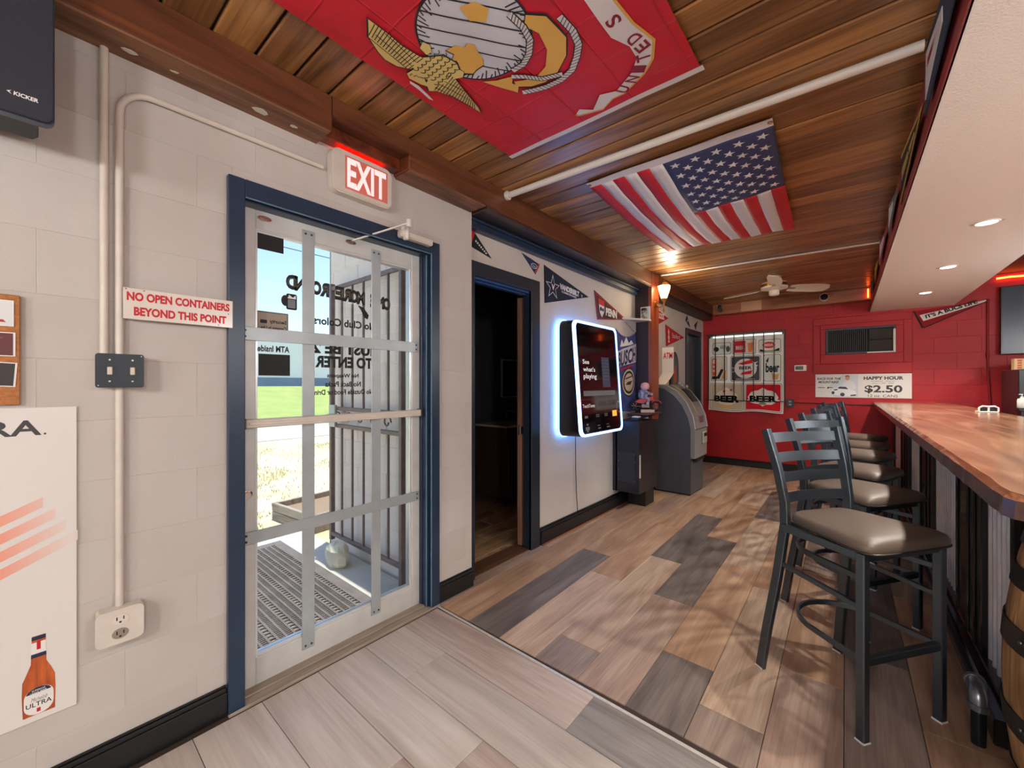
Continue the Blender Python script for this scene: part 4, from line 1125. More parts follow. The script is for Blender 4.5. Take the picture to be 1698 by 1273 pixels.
bn = thing('beer_banner', 'blue hanging BUSCH beer banner with racing emblem beside the juke box', 'banner', (0.0, 4.42, 1.48), LEFT)
def bfn(x, z): return (x, -0.016 - 0.008 * math.sin(x * 13) - 0.006 * math.sin(z * 9), z)
m = MB(); m.grid(lambda u, v: bfn(-0.30 + 0.53 * u, -0.45 + (0.92 - 0.07 * math.sin(PI * u)) * v), 16, 20); m.build('cloth', pm('banner_blue', (36, 46, 112), 0.6, vary=(9, 0.1, (84, 98, 160))), bn)
def bf2(d): return lambda x, z: (bfn(x, z)[0], bfn(x, z)[1] - d, z)
m = MB(); cloth_poly(m, [(-0.26, 0.04), (0.21, 0.12), (0.23, 0.34), (-0.26, 0.22)], bf2(0.002)); m.build('white_swash', pm('banner_white', (214, 214, 222), 0.6, vary=(14, 0.06)), bn)
m = MB(); letters(m, 'BUSCH', -0.26, 0.20, 0.0, 0.17, 0, bold=0.03, shear=0.15, fn=lambda x, z: bf2(0.004)(x, z + 0.09 + x * 0.22)); m.build('banner_lettering', pm('banner_navy', (28, 34, 84), 0.6), bn)
m = MB(); cloth_poly(m, [(-0.2, 0.27), (-0.14, 0.36), (-0.1, 0.31), (-0.03, 0.40), (0.02, 0.33), (0.08, 0.37), (0.14, 0.33), (0.0, 0.30)], bf2(0.004)); m.build('snowy_peaks', M_whiteink, bn)
m = MB(); cloth_poly(m, [(-0.2, 0.0), (0.16, 0.08), (0.16, 0.095), (-0.2, 0.02)], bf2(0.004)); m.build('red_line', M_redink, bn)
for rr, c, d in ((0.155, (30, 28, 40), .003), (0.145, (224, 208, 170), .004), (0.125, (40, 36, 48), .005), (0.10, (216, 196, 170), .006)):
    m = MB(); cloth_poly(m, circ(0.03, -0.12, rr, rr * 1.05, 24), bf2(d)); m.build('emblem_ring', pm('emblem_%d' % int(rr * 1000), c, 0.6), bn)
m = MB(); cloth_poly(m, [(-0.05, -0.09), (0.12, -0.05), (0.12, -0.035), (-0.05, -0.075)], bf2(.008)); cloth_poly(m, [(-0.04, -0.15), (0.06, -0.15), (0.11, -0.1), (0.0, -0.115)], bf2(.008)); m.build('emblem_bars', pm('emblem_dark', (60, 40, 50), 0.6), bn)

mc = thing('toy_motorcycle', 'small red toy motorcycle with a pink and white rider on the cabinet', 'toy', (0.19, 4.50, 1.034), math.radians(35))
M_tire = pm('tyre', (24, 24, 26), 0.7); M_tred = pm('toy_red', (190, 40, 56), 0.35); M_tpink = pm('toy_pink', (226, 168, 168), 0.5, vary=(30, 0.1))
for x in (-0.11, 0.12):
    m = MB(); m.tube([(x + 0.05 * math.cos(a), 0, 0.055 + 0.05 * math.sin(a)) for a in [k * PI / 10 for k in range(20)]], 0.012, 8, closed=True); wh = m.build('wheel', M_tire, mc, 40)
    m = MB()
    for k in range(6): m.cyl((x, 0, 0.055), (x + 0.045 * math.cos(k * PI / 3), 0, 0.055 + 0.045 * math.sin(k * PI / 3)), 0.003, n=6)
    m.build('spokes', M_chrome, wh)
m = MB(); m.prism([(-0.12, 0.10), (-0.03, 0.085), (0.03, 0.11), (0.09, 0.13), (0.07, 0.16), (0.0, 0.155), (-0.08, 0.13)], 'y', -0.03, 0.03); m.build('fuel_tank', M_tred, mc)
m = MB(); m.box(-0.05, 0.05, -0.03, 0.03, 0.03, 0.09, 0.01); m.cyl((-0.05, -0.035, 0.05), (-0.16, -0.035, 0.06), 0.010, n=8); m.build('engine', M_chrome, mc)
m = MB(); m.cyl((0.12, 0, 0.055), (0.07, 0, 0.18), 0.008, n=8); m.cyl((0.07, -0.06, 0.185), (0.07, 0.06, 0.185), 0.006, n=8); m.prism(circ(0.12, 0.055, 0.062, n=14, a0=0.4, a1=2.4) + circ(0.12, 0.055, 0.07, n=14, a0=2.4, a1=0.4), 'y', -0.014, 0.014); m.build('fork', M_tred, mc)
m = MB(); m.lathe([(0.02, 0.13), (0.05, 0.15), (0.055, 0.19), (0.045, 0.23), (0.03, 0.24)], (-0.02, 0, 0), 12); m.tube([(-0.01, -0.05, 0.225), (0.03, -0.055, 0.20), (0.07, -0.05, 0.19)], 0.015, 8); m.tube([(-0.03, -0.04, 0.15), (0.03, -0.05, 0.14), (0.01, -0.05, 0.07)], 0.017, 8); rid = m.build('rider_body', pm('rider_navy', (46, 52, 96), 0.6, vary=(30, 0.3, (210, 200, 204))), mc, 40)
m = MB(); m.lathe([(0.02, 0.235), (0.045, 0.25), (0.05, 0.28), (0.04, 0.31), (0.015, 0.322)], (0.0, 0, 0), 14); m.build('rider_head', M_tpink, rid, 50)
m = MB(); m.box(-0.06, 0.09, -0.06, -0.05, -0.015, 0.02, 0.002); m.build('name_plate', pm('plate_tan', (204, 178, 152), 0.5), mc)
ms = thing('display_ledge', 'thin dark red ledge carrying the toy motorcycle', 'shelf', (0.0, 4.52, 1.0), LEFT)
m = MB(); m.box(-0.2, 0.2, -0.30, -0.06, 0.0, 0.014, 0.003); m.build('ledge_board', wood('ledge_red', (80, 34, 26), (124, 58, 44), 'x', 0.4), ms)
m = MB(); m.rtube([(-0.17, -0.28, 0.0), (-0.17, -0.1, -0.055)], 0.012, 0.012); m.rtube([(0.12, -0.28, 0.0), (0.12, -0.1, -0.055)], 0.012, 0.012); m.build('ledge_bracket', M_black, ms)
tn = thing('wrist_watch_box', 'small pale and black box under the toy motorcycle', 'box', (0.18, 4.25, 0.9455), LEFT)
m = MB(); m.box(-0.05, 0.05, -0.06, 0.03, 0.0, 0.03, 0.004); m.build('base', M_black, tn); m = MB(); m.box(-0.035, 0.04, -0.05, 0.02, 0.03, 0.045, 0.003); m.build('lid', M_paper, tn)

cs = thing('corner_shelf', 'small pale shelf on the dark side of the column', 'shelf', (0.1, 4.655, 2.07), 0)
m = MB(); m.prism([(-0.09, 0), (0.1, 0), (0.1, -0.05), (-0.09, -0.36)], 'z', 0.0, 0.02); m.build('shelf_board', pm('shelf_pale', (206, 196, 182), 0.5), cs)
m = MB(); m.prism([(-0.02, 0.0), (-0.30, 0.0), (-0.30, -0.02), (-0.05, -0.115), (-0.02, -0.115)], 'x', -0.095, -0.075); m.build('shelf_bracket', pm('bracket_grey', (176, 172, 168), 0.6), cs)
fg = thing('skull_figurine', 'black and white figurine card standing on the small shelf', 'figurine', (0.14, 4.645, 2.091), 0)
m = MB(); m.box(-0.06, 0.055, -0.012, -0.002, 0.0, 0.15, 0.003); m.build('card', M_paper, fg)
m = MB(); m.lathe([(0.012, 0.0), (0.03, 0.02), (0.022, 0.05), (0.034, 0.07), (0.03, 0.10), (0.01, 0.115)], (0, -0.05, 0), 12); m.build('figure', pm('figure_mix', (206, 204, 202), 0.5, vary=(45, 0.1, (24, 24, 28))), fg, 50)
m = MB(); m.lathe([(0.036, 0.095), (0.034, 0.10), (0.03, 0.125), (0.012, 0.13)], (0, -0.05, 0), 12); m.build('hat', M_ink, fg)

# ------------------------------------------------------------ wall lamp on the column
wlamp = thing('wall_lantern', 'lit brass wall lantern on the front of the column', 'lamp', (0.206, 4.77, 2.30), LEFT)
M_brass = pm('aged_brass', (176, 128, 64), 0.3, metal=0.9)
m = MB(); m.lathe([(0.045, 0), (0.045, -0.008), (0.02, -0.02)], (0, 0, -0.02), 18, 'y'); m.build('wall_plate', M_brass, wlamp, 40)
m = MB(); m.tube([(0, -0.01, -0.02), (0, -0.05, -0.06), (0, -0.09, -0.05), (0, -0.10, -0.01), (0, -0.10, 0.03)], 0.008, 10); m.lathe([(0.004, -0.13), (0.012, -0.10), (0.006, -0.08), (0.009, -0.02), (0.03, 0.02), (0.035, 0.035), (0.02, 0.045)], (0, -0.10, 0), 14); m.build('arm', M_brass, wlamp, 40)
m = MB(); m.lathe([(0.034, 0.045), (0.07, 0.18), (0.066, 0.185), (0.03, 0.05)], (0, -0.10, 0), 6); m.build('glass_shade', pm('lamp_glass', (255, 246, 226), 0.4, emis=(255, 222, 170), estr=14.0), wlamp)
m = MB(); m.lathe([(0.076, 0.182), (0.05, 0.215), (0.012, 0.235), (0.006, 0.255)], (0, -0.10, 0), 6)
for k in range(6): m.cyl((0.036 * math.cos(k * PI / 3), -0.10 + 0.036 * math.sin(k * PI / 3), 0.045), (0.073 * math.cos(k * PI / 3), -0.10 + 0.073 * math.sin(k * PI / 3), 0.184), 0.0035, n=6)
m.build('lantern_cage', M_brass, wlamp)
add_light('lantern_bulb', 'POINT', (0.36, 4.77, 2.44), 22, (1.0, 0.80, 0.55), shadow_soft_size=0.05)

# ------------------------------------------------------------ cash machine
at = thing('cash_machine', 'grey free-standing cash machine with a curved front', 'atm', (0.08, 5.34, 0.0), LEFT)
M_atm = pm('atm_slate', (70, 76, 86), 0.42, vary=(3, 0.06)); M_atmf = pm('atm_grey', (136, 136, 134), 0.38); M_atml = pm('atm_trim', (170, 168, 162), 0.35)
side = [(0.0, 0.02), (-0.43, 0.02), (-0.43, 0.80), (-0.40, 0.93), (-0.33, 1.08), (-0.23, 1.20), (-0.12, 1.28), (0.0, 1.30)]
m = MB(); m.prism(side, 'x', -0.25, 0.25); m.build('body', M_atm, at)
m = MB(); m.box(-0.24, 0.24, -0.42, -0.02, 0.0, 0.02); m.build('plinth', M_black, at)
fr_ = [(-0.43, 0.45), (-0.475, 0.45), (-0.48, 0.80), (-0.455, 0.95), (-0.385, 1.11), (-0.27, 1.25), (-0.14, 1.325), (-0.05, 1.33), (-0.05, 1.30), (-0.12, 1.28), (-0.23, 1.20), (-0.33, 1.08), (-0.40, 0.93), (-0.43, 0.80)]
m = MB(); m.prism(fr_, 'x', -0.255, 0.255); m.build('curved_front', M_atmf, at)
arc = [(-0.482, 0.80), (-0.457, 0.95), (-0.387, 1.113), (-0.272, 1.253), (-0.14, 1.328)]
for x in (-0.255, 0.255):
    m = MB(); m.tube([(x, a, b) for a, b in arc], 0.007, 6); m.build('front_trim', M_atml, at, 50)
m = MB(); m.tube([(-0.08, a - 0.004, b + 0.004) for a, b in arc[1:]], 0.006, 6); m.build('card_guide', pm('guide_gold', (168, 146, 100), 0.35), at)
m = MB(); m.box(-0.25, 0.25, -0.482, -0.476, 0.792, 0.80); m.build('seam', M_black, at)
m = MB(); m.prism([(-0.38, 1.118), (-0.29, 1.234), (-0.275, 1.25), (-0.25, 1.262), (-0.25, 1.28), (-0.28, 1.268), (-0.315, 1.24), (-0.40, 1.125)], 'x', -0.03, 0.17); m.build('screen_hood', M_blackm, at)
m = MB(); m.box(-0.04, 0.14, -0.47, -0.455, 0.86, 0.95, 0.004); m.build('keypad', pm('keypad_steel', (150, 140, 160), 0.25, metal=0.6), at)
m = MB(); m.box(0.02, 0.19, -0.50, -0.475, 0.60, 0.75, 0.012); m.build('cash_tray', M_atml, at); m = MB(); m.box(0.05, 0.16, -0.505, -0.498, 0.69, 0.735, 0.004); m.build('tray_slot', M_ink, at)
m = MB(); m.box(-0.17, 0.17, -0.475, -0.43, 0.40, 0.45, 0.01); m.build('lower_lip', M_black, at)
m = MB()
for x, a, b, r_ in ((-0.05, -0.27, 1.29, 0.028), (0.02, -0.22, 1.315, 0.03), (0.09, -0.28, 1.275, 0.025)):
    m.lathe([(0.3 * r_, -r_), (0.8 * r_, -0.5 * r_), (r_, 0), (0.7 * r_, 0.6 * r_), (0.2 * r_, r_)], (x, a, b), 10)
cr_ = m.build('crumpled_bag', pm('crumpled_film', (180, 178, 180), 0.25, vary=(60, 0.1, (50, 50, 56))), None, 60)
cr_.location = (0.08, 5.34, 0.03); cr_.rotation_euler = (0, 0, LEFT)
tag(cr_, 'crumpled clear and black wrapper on top of the cash machine', 'wrapper')
asg = thing('atm_sign', 'white curved leaflet sign with red ATM letters on the cash machine', 'sign', (0.22, 5.12, 1.335), 0)
def afn(u, v):
    z = 0.46 * v
    y_ = -0.05 * max(0.0, (0.30 - v) / 0.30) ** 1.5 * 2.0
    return (-0.06 + 0.14 * u - 0.06 * max(0, 0.3 - v) / 0.3, y_, z)
m = MB(); m.grid(afn, 1, 16); gm = m.build('leaflet', pm('leaflet_cream', (222, 214, 202), 0.55), asg)
sm_ = gm.modifiers.new('thick', 'SOLIDIFY'); sm_.thickness = 0.004
words(asg, 'ATM', -0.045, 0.068, 0.32, 0.395, -0.0085, M_redink, bold=0.02)
m = MB()
for k in range(6): m.box(-0.035, 0.05, -0.0036, -0.003, 0.17 + 0.02 * k, 0.174 + 0.02 * k)
m.build('small_print', pm('small_grey', (190, 182, 174), 0.6), asg)
am = thing('arched_mirror', 'black-rimmed arched mirror board behind the cash machine', 'mirror', (0.0, 5.98, 1.56), LEFT)
m = MB(); ring(m, [(x, -0.03, z) for x, z in circ(0, 0.02, 0.16, 0.22, 20, 0, PI)] + [(-0.16, -0.03, -0.26), (0.16, -0.03, -0.26)], [(x, -0.03, z) for x, z in circ(0, 0.02, 0.135, 0.195, 20, 0, PI)] + [(-0.135, -0.03, -0.26), (0.135, -0.03, -0.26)])
m.prism(circ(0, 0.02, 0.16, 0.22, 20, 0, PI) + [(-0.16, -0.26), (0.16, -0.26)], 'y', 0, -0.02); m.build('rim', M_black, am)
m = MB(); m.prism(circ(0, 0.02, 0.134, 0.194, 20, 0, PI) + [(-0.134, -0.26), (0.134, -0.26)], 'y', -0.02, -0.026); m.build('dark_face', pm('arch_face', (92, 100, 112), 0.3, vary=(6, 0.2, (70, 56, 50))), am)
m = MB(); m.prism([(-0.04, -0.2), (0.05, -0.2), (0.06, -0.02), (0.02, 0.04), (-0.03, -0.02)], 'y', -0.026, -0.03); m.build('orange_figure', pm('arch_orange', (196, 96, 60), 0.5), am)

# far doorway beside the red wall
d3 = thing('door_3', 'narrow dark-framed doorway next to the red wall', 'door', (0, 0, 0), LEFT, kind='structure')
m = MB(); m.box(6.53, 6.60, -0.025, 0.12, 0, 2.21, 0.004); m.box(7.22, 7.30, -0.025, 0.12, 0, 2.21, 0.004); m.box(6.60, 7.22, -0.025, 0.12, 2.13, 2.21, 0.004); m.build('door_frame', M_dframe, d3)
m = MB(); m.box(6.66, 7.22, 0.06, 0.10, 0.01, 2.13, 0.003); m.build('door_leaf', pm('slate_leaf', (58, 66, 72), 0.4), d3)
m = MB(); m.box(6.60, 6.66, 0.02, 0.10, 0.01, 2.13, 0.003); m.build('pale_jamb', pm('cream_jamb', (214, 204, 186), 0.5), d3)
for a in ((6.72, 7.16, 1.2, 2.0), (6.72, 7.16, 0.2, 1.05)):
    m = MB(); m.box(a[0], a[1], 0.052, 0.06, a[2], a[3], 0.004); m.build('door_panel', MATS['slate_leaf'], d3)
m = MB(); m.lathe([(0.012, 0.06), (0.012, 0.03), (0.026, 0.015), (0.026, -0.005), (0.01, -0.012)], (6.74, 0, 1.0), 12, 'y'); m.build('knob', M_brass, d3, 40)
# ------------------------------------------------------------ ceiling pipes, fan
m = MB(); m.tube([(0.205, 2.09, 2.618), (2.215, 2.176, 2.618)], 0.02, 16); m.tube([(0.205, 2.09, 2.618), (0.222, 2.0907, 2.618)], 0.03, 16)
tag(m.build('ceiling_pipe', pm('pipe_white', (226, 222, 214), 0.35), None, 40), 'thick white pipe across the ceiling between the two flags', 'pipe')
m = MB(); m.tube([(0.24, 4.86, 2.634), (2.20, 5.005, 2.634)], 0.010, 12)
tag(m.build('ceiling_pipe', MATS['pipe_white'], None, 40), 'thin white pipe across the ceiling in front of the fan', 'pipe')

fn_ = thing('ceiling_fan', 'cream ceiling fan with a brass band in front of the red wall', 'fan', (1.255, 5.85, 2.645))
M_fan = pm('fan_cream', (230, 218, 200), 0.35)
m = MB(); m.lathe([(0.075, 0.0), (0.075, -0.02), (0.045, -0.06), (0.04, -0.075)], (0, 0, 0), 28); m.build('ceiling_mount', M_fan, fn_, 40)
m = MB(); m.lathe([(0.06, -0.07), (0.135, -0.078), (0.142, -0.09)], (0, 0, 0), 32); m.lathe([(0.142, -0.125), (0.14, -0.145), (0.07, -0.165), (0.05, -0.17)], (0, 0, 0), 32); m.build('motor_housing', M_fan, fn_, 40)
m = MB(); m.lathe([(0.141, -0.09), (0.141, -0.125)], (0, 0, 0), 32); m.build('brass_band', M_brass, fn_, 40)
m = MB(); m.lathe([(0.048, -0.165), (0.055, -0.18), (0.055, -0.215), (0.04, -0.228)], (0, 0, 0), 24); m.build('switch_cup', M_fan, fn_, 40)
for k in range(3):
    a = math.radians(38) + k * 2 * PI / 3
    out = [(0.17, -0.05), (0.26, -0.065), (0.5, -0.075), (0.62, -0.06), (0.655, 0.0), (0.62, 0.06), (0.5, 0.075), (0.26, 0.065), (0.17, 0.05)]
    m = MB()
    vs = []
    for z in (0.0, 0.006):
        for x, y_ in out:
            vs.append((x * math.cos(a) - y_ * math.sin(a), x * math.sin(a) + y_ * math.cos(a), -0.14 + z - y_ * 0.4))
    n = len(out)
    m.add(vs, [list(range(n)), list(range(n, 2 * n))] + [[i, (i + 1) % n, n + (i + 1) % n, n + i] for i in range(n)])
    bl = m.build('blade', M_fan, fn_)
    m = MB(); m.rtube([(0.09 * math.cos(a), 0.09 * math.sin(a), -0.14), (0.24 * math.cos(a), 0.24 * math.sin(a), -0.143)], 0.05, 0.006); m.build('blade_iron', M_brass, bl)

# ------------------------------------------------------------ flags pinned under the ceiling
def flag_map(c, sag, ripple, drop=0.0):
    """c: corners hoist-top, hoist-bottom, fly-top, fly-bottom (x, y); p along the fly, q from top to bottom"""
    def f(p, q, off=0.0):
        x = (c[0][0] * (1 - q) + c[1][0] * q) * (1 - p) + (c[2][0] * (1 - q) + c[3][0] * q) * p
        y_ = (c[0][1] * (1 - q) + c[1][1] * q) * (1 - p) + (c[2][1] * (1 - q) + c[3][1] * q) * p
        z = 2.632 - sag * math.sin(PI * min(1, max(0, p))) * (0.4 + 0.6 * math.sin(PI * min(1, max(0, q)))) - ripple * (0.5 + 0.5 * math.sin(q * 23 + p * 7)) * min(1, p * 3 + .2) - 0.3 * ripple * math.sin(p * 31 - q * 11)
        return (x, y_, z - off - drop * max(0.0, p))
    return f
uf = thing('american_flag', 'American flag pinned flat under the board ceiling', 'flag', (0, 0, 0))
F1 = flag_map([(1.709, 2.325), (0.689, 2.314), (1.641, 3.99), (0.651, 3.915)], 0.06, 0.006, 0.03)
M_fred = pm('flag_red', (200, 34, 48), 0.62, bump=(200, 0.1)); M_fwhite = pm('flag_white', (226, 224, 226), 0.62, bump=(200, 0.1)); M_fblue = pm('flag_blue', (58, 66, 104), 0.62, bump=(200, 0.1))
m = MB(); m.grid(lambda u, v: F1(0.0 + 0.035 * u, v), 1, 26); hd = m.build('header_band', M_fwhite, uf)
for k in range(13):
    p0 = 0.445 if k < 7 else 0.035
    m = MB(); m.grid(lambda u, v: F1(p0 + (1 - p0) * u, (k + v) / 13), 26, 3); m.build('stripe', M_fred if k % 2 == 0 else M_fwhite, uf, 60)
m = MB(); m.grid(lambda u, v: F1(0.035 + 0.41 * u, v * 7 / 13), 16, 16); cn = m.build('canton', M_fblue, uf, 60)
FW, FH = 1.72, 1.0
star_me = None
for r_ in range(9):
    nst = 6 if r_ % 2 == 0 else 5
    for s_ in range(nst):
        pc = 0.035 + 0.41 * ((2 * s_ + (1 if r_ % 2 == 0 else 2)) / 12.0)
        qc = (7 / 13) * (r_ + 1) / 10.0
        R = 0.0305
        m = MB()
        pts = [F1(pc + (R if k % 2 == 0 else R * 0.4) * math.sin(k * PI / 5) / FW, qc - (R if k % 2 == 0 else R * 0.4) * math.cos(k * PI / 5) / FH, 0.002) for k in range(10)]
        m.add(pts + [F1(pc, qc, 0.002)], [[k, (k + 1) % 10, 10] for k in range(10)])
        m.build('star', M_whiteink, cn)
for q in (0.012, 0.988):
    m = MB(); m.tube([tuple(Vector(F1(0.016, q, 0.002)) + Vector((0.009 * math.cos(a), 0.009 * math.sin(a), 0))) for a in [k * PI / 6 for k in range(12)]], 0.003, 6, closed=True); m.build('grommet', M_brass, hd)
for o in uf.children:
    o.modifiers.new('t', 'SOLIDIFY').thickness = 0.0008 if o.name.startswith('star') else 0.0012

def crease(m_):
    # pressed fold lines of a flag fresh from its packet
    t = m_.node_tree
    tc = t.nodes.new('ShaderNodeTexCoord'); bk = t.nodes.new('ShaderNodeTexBrick')
    bk.offset = 0.0; bk.squash = 1.0
    bk.inputs['Scale'].default_value = 1.0; bk.inputs['Mortar Size'].default_value = 0.006; bk.inputs['Mortar Smooth'].default_value = 1.0
    bk.inputs['Brick Width'].default_value = 0.25; bk.inputs['Row Height'].default_value = 0.21
    t.links.new(tc.outputs['Object'], bk.inputs['Vector'])
    bp = t.nodes.new('ShaderNodeBump'); bp.inputs['Strength'].default_value = 0.5; bp.inputs['Distance'].default_value = 0.01
    t.links.new(bk.outputs['Fac'], bp.inputs['Height'])
    n = t.nodes.new('ShaderNodeTexNoise'); n.inputs['Scale'].default_value = 7.0
    t.links.new(tc.outputs['Object'], n.inputs['Vector'])
    b2 = t.nodes.new('ShaderNodeBump'); b2.inputs['Strength'].default_value = 0.35; b2.inputs['Distance'].default_value = 0.05
    t.links.new(n.outputs['Fac'], b2.inputs['Height']); t.links.new(bp.outputs[0], b2.inputs['Normal'])
    t.links.new(b2.outputs[0], t.nodes['Principled BSDF'].inputs['Normal'])
    return m_
mf = thing('marine_flag', 'red flag with gold eagle globe and anchor emblem under the ceiling', 'flag', (0, 0, 0))
# hoist towards the room, top towards the left wall
X0, X1, YH, YF = 0.523, 1.535, 1.777, 0.34
F2 = flag_map([(X0, YH), (X1, YH + 0.004), (X0, YF), (X1, YF)], 0.016, 0.004)
def G(x, y_, off=0.003): return F2((YH - y_) / (YH - YF), (x - X0) / (X1 - X0), off)
m = MB(); m.grid(lambda u, v: F2(0.018 + 0.982 * u, v), 36, 26); m.build('field', crease(pm('flag_scarlet', (206, 30, 46), 0.55)), mf, 60)
m = MB(); m.grid(lambda u, v: F2(-0.004 + 0.022 * u, -0.01 + 1.02 * v), 1, 26); m.build('header_band', M_fwhite, mf)
M_eg = pm('emblem_gold', (228, 180, 88), 0.6); M_ey = pm('emblem_straw', (226, 206, 128), 0.6); M_eg2 = pm('emblem_silver', (214, 218, 228), 0.6); M_eline = pm('emblem_line', (40, 40, 44), 0.6)
GX, GYc, GR = 0.95, 1.05, 0.205
eb = MB(); cloth_poly(eb, circ(GX, GYc, GR + 0.008, n=48), lambda x, y_: G(x, y_, 0.0025), 0.05); gl = eb.build('globe_outline', M_eline, mf)
eb = MB(); cloth_poly(eb, circ(GX, GYc, GR, n=48), lambda x, y_: G(x, y_, 0.0032), 0.05); eb.build('globe', M_eg2, gl)
eb = MB()
gf = lambda x, y_: G(x, y_, 0.0042)
for d in (-0.13, -0.065, 0.0, 0.065, 0.13):
    h = math.sqrt(GR ** 2 - d ** 2)
    stroke(eb, [(GX + d * 0.8 + t * h * 0.6, GYc - d * 0.6 + t * h * 0.8) for t in [k / 6 - 1 for k in range(13)]], 0.006, gf)
for k in range(64):
    a = 2 * PI * k / 64; r0 = GR * (0.80 + 0.06 * (k % 3))
    stroke(eb, [(GX + r0 * math.cos(a), GYc + r0 * math.sin(a)), (GX + GR * math.cos(a + 0.06), GYc + GR * math.sin(a + 0.06))], 0.005, gf)
eb.build('globe_lines', M_eline, gl)
land = [(0.826, 1.022), (0.835, 1.055), (0.805, 1.07), (0.80, 1.10), (0.789, 1.139), (0.82, 1.17), (0.849, 1.164), (0.885, 1.165), (0.908, 1.137), (0.915, 1.10), (0.93, 1.07), (0.91, 1.05), (0.89, 1.06), (0.87, 1.03)]
eb = MB(); cloth_poly(eb, [(GX + (x - GX) * 1.05, GYc + (y_ - GYc) * 1.05) for x, y_ in land], lambda x, y_: G(x, y_, 0.005)); eb.build('land_outline', M_eline, gl)
eb = MB(); cloth_poly(eb, land, lambda x, y_: G(x, y_, 0.0058)); cloth_poly(eb, [(1.0, 0.93), (1.05, 0.95), (1.07, 1.0), (1.03, 1.03), (0.99, 0.99)], lambda x, y_: G(x, y_, 0.0058)); eb.build('land', M_eg, gl)
# eagle: two wings, body, head, tail
eagle = [
    [(0.60, 1.12), (0.625, 1.14), (0.655, 1.22), (0.668, 1.30), (0.673, 1.363), (0.69, 1.33), (0.712, 1.25), (0.735, 1.17), (0.755, 1.11), (0.70, 1.06), (0.63, 1.08)],
    [(0.645, 0.99), (0.612, 0.95), (0.605, 0.90), (0.62, 0.86), (0.655, 0.80), (0.72, 0.76), (0.72, 0.84), (0.715, 0.90), (0.725, 0.96), (0.735, 0.995)],
    [(0.735, 0.985), (0.80, 1.03), (0.81, 1.09), (0.78, 1.14), (0.745, 1.12), (0.66, 1.10), (0.64, 1.05), (0.66, 0.99)],
    [(0.662, 1.0), (0.61, 0.998), (0.595, 1.02), (0.605, 1.07), (0.618, 1.10), (0.645, 1.06)],
    [(0.76, 0.95), (0.79, 0.94), (0.80, 0.965), (0.78, 0.99), (0.755, 0.985)],
    [(0.79, 1.10), (0.80, 1.14), (0.775, 1.155), (0.745, 1.14), (0.75, 1.11)],
]
eo = None
for pts in eagle:
    cx = sum(p[0] for p in pts) / len(pts); cy = sum(p[1] for p in pts) / len(pts)
    eb = MB(); cloth_poly(eb, [(cx + (x - cx) * 1.07, cy + (y_ - cy) * 1.07) for x, y_ in pts], lambda x, y_: G(x, y_, 0.0066), 0.03); o = eb.build('eagle_outline', M_eline, mf)
    eb = MB(); cloth_poly(eb, pts, lambda x, y_: G(x, y_, 0.0074), 0.03); eb.build('eagle_feather', M_ey, o)
eb = MB(); ef = lambda x, y_: G(x, y_, 0.0084)
for k in range(16):
    t = k / 15.0
    stroke(eb, [(0.625 + 0.045 * t, 1.13 + 0.20 * t), (0.755 - 0.06 * t, 1.10 + 0.20 * t)], 0.0035, ef)
    stroke(eb, [(0.635 + 0.03 * t, 0.985 - 0.19 * t), (0.732 - 0.012 * t, 0.985 - 0.20 * t)], 0.0035, ef)
for k in range(3):
    stroke(eb, [(0.64 + 0.03 * k + 0.03 * t, 1.12 + (0.19 - 0.03 * k) * t) for t in (0, .33, .66, 1)], 0.003, ef)
    stroke(eb, [(0.635 + 0.03 * k + 0.02 * t, 0.98 - (0.19 - 0.02 * k) * t) for t in (0, .33, .66, 1)], 0.003, ef)
for i in range(6):
    for j in range(5):
        cx = 0.665 + 0.026 * i + (0.012 if j % 2 else 0); cy = 1.0 + 0.026 * j
        stroke(eb, [(cx + 0.012 * math.cos(a), cy + 0.012 * math.sin(a)) for a in [q * PI / 4 for q in range(5)]], 0.0035, ef)
for k in range(4): stroke(eb, [(0.612 + 0.01 * k, 1.01 + 0.012 * k), (0.63 + 0.008 * k, 1.01 + 0.02 * k)], 0.003, ef)
eb.build('feather_lines', M_eline, mf)
eb = MB(); cloth_poly(eb, [(0.585, 1.03), (0.592, 1.07), (0.576, 1.14), (0.566, 1.17), (0.56, 1.15), (0.572, 1.09), (0.574, 1.04)], ef, 0.03); eb.build('motto_ribbon', M_fwhite, mf)
# anchor and rope
flk = [(0.819, 1.227), (0.86, 1.32), (0.888, 1.378), (0.915, 1.35), (0.905, 1.318), (0.933, 1.288), (0.87, 1.262)]
shk = [(0.905, 1.345), (0.955, 1.385), (1.02, 1.40), (1.09, 1.385), (1.16, 1.34), (1.205, 1.27), (1.20, 1.15), (1.15, 1.10), (1.12, 1.13), (1.14, 1.19), (1.12, 1.27), (1.07, 1.33), (1.01, 1.352), (0.95, 1.335), (0.918, 1.315)]
for pts in (shk, flk):
    cx = sum(p[0] for p in pts) / len(pts); cy = sum(p[1] for p in pts) / len(pts)
    eb = MB(); cloth_poly(eb, [(cx + (x - cx) * 1.05, cy + (y_ - cy) * 1.05) for x, y_ in pts], lambda x, y_: G(x, y_, 0.0035), 0.03); o = eb.build('anchor_outline', M_eline, mf)
    eb = MB(); cloth_poly(eb, pts, lambda x, y_: G(x, y_, 0.0044), 0.03); eb.build('anchor', M_eg, o)
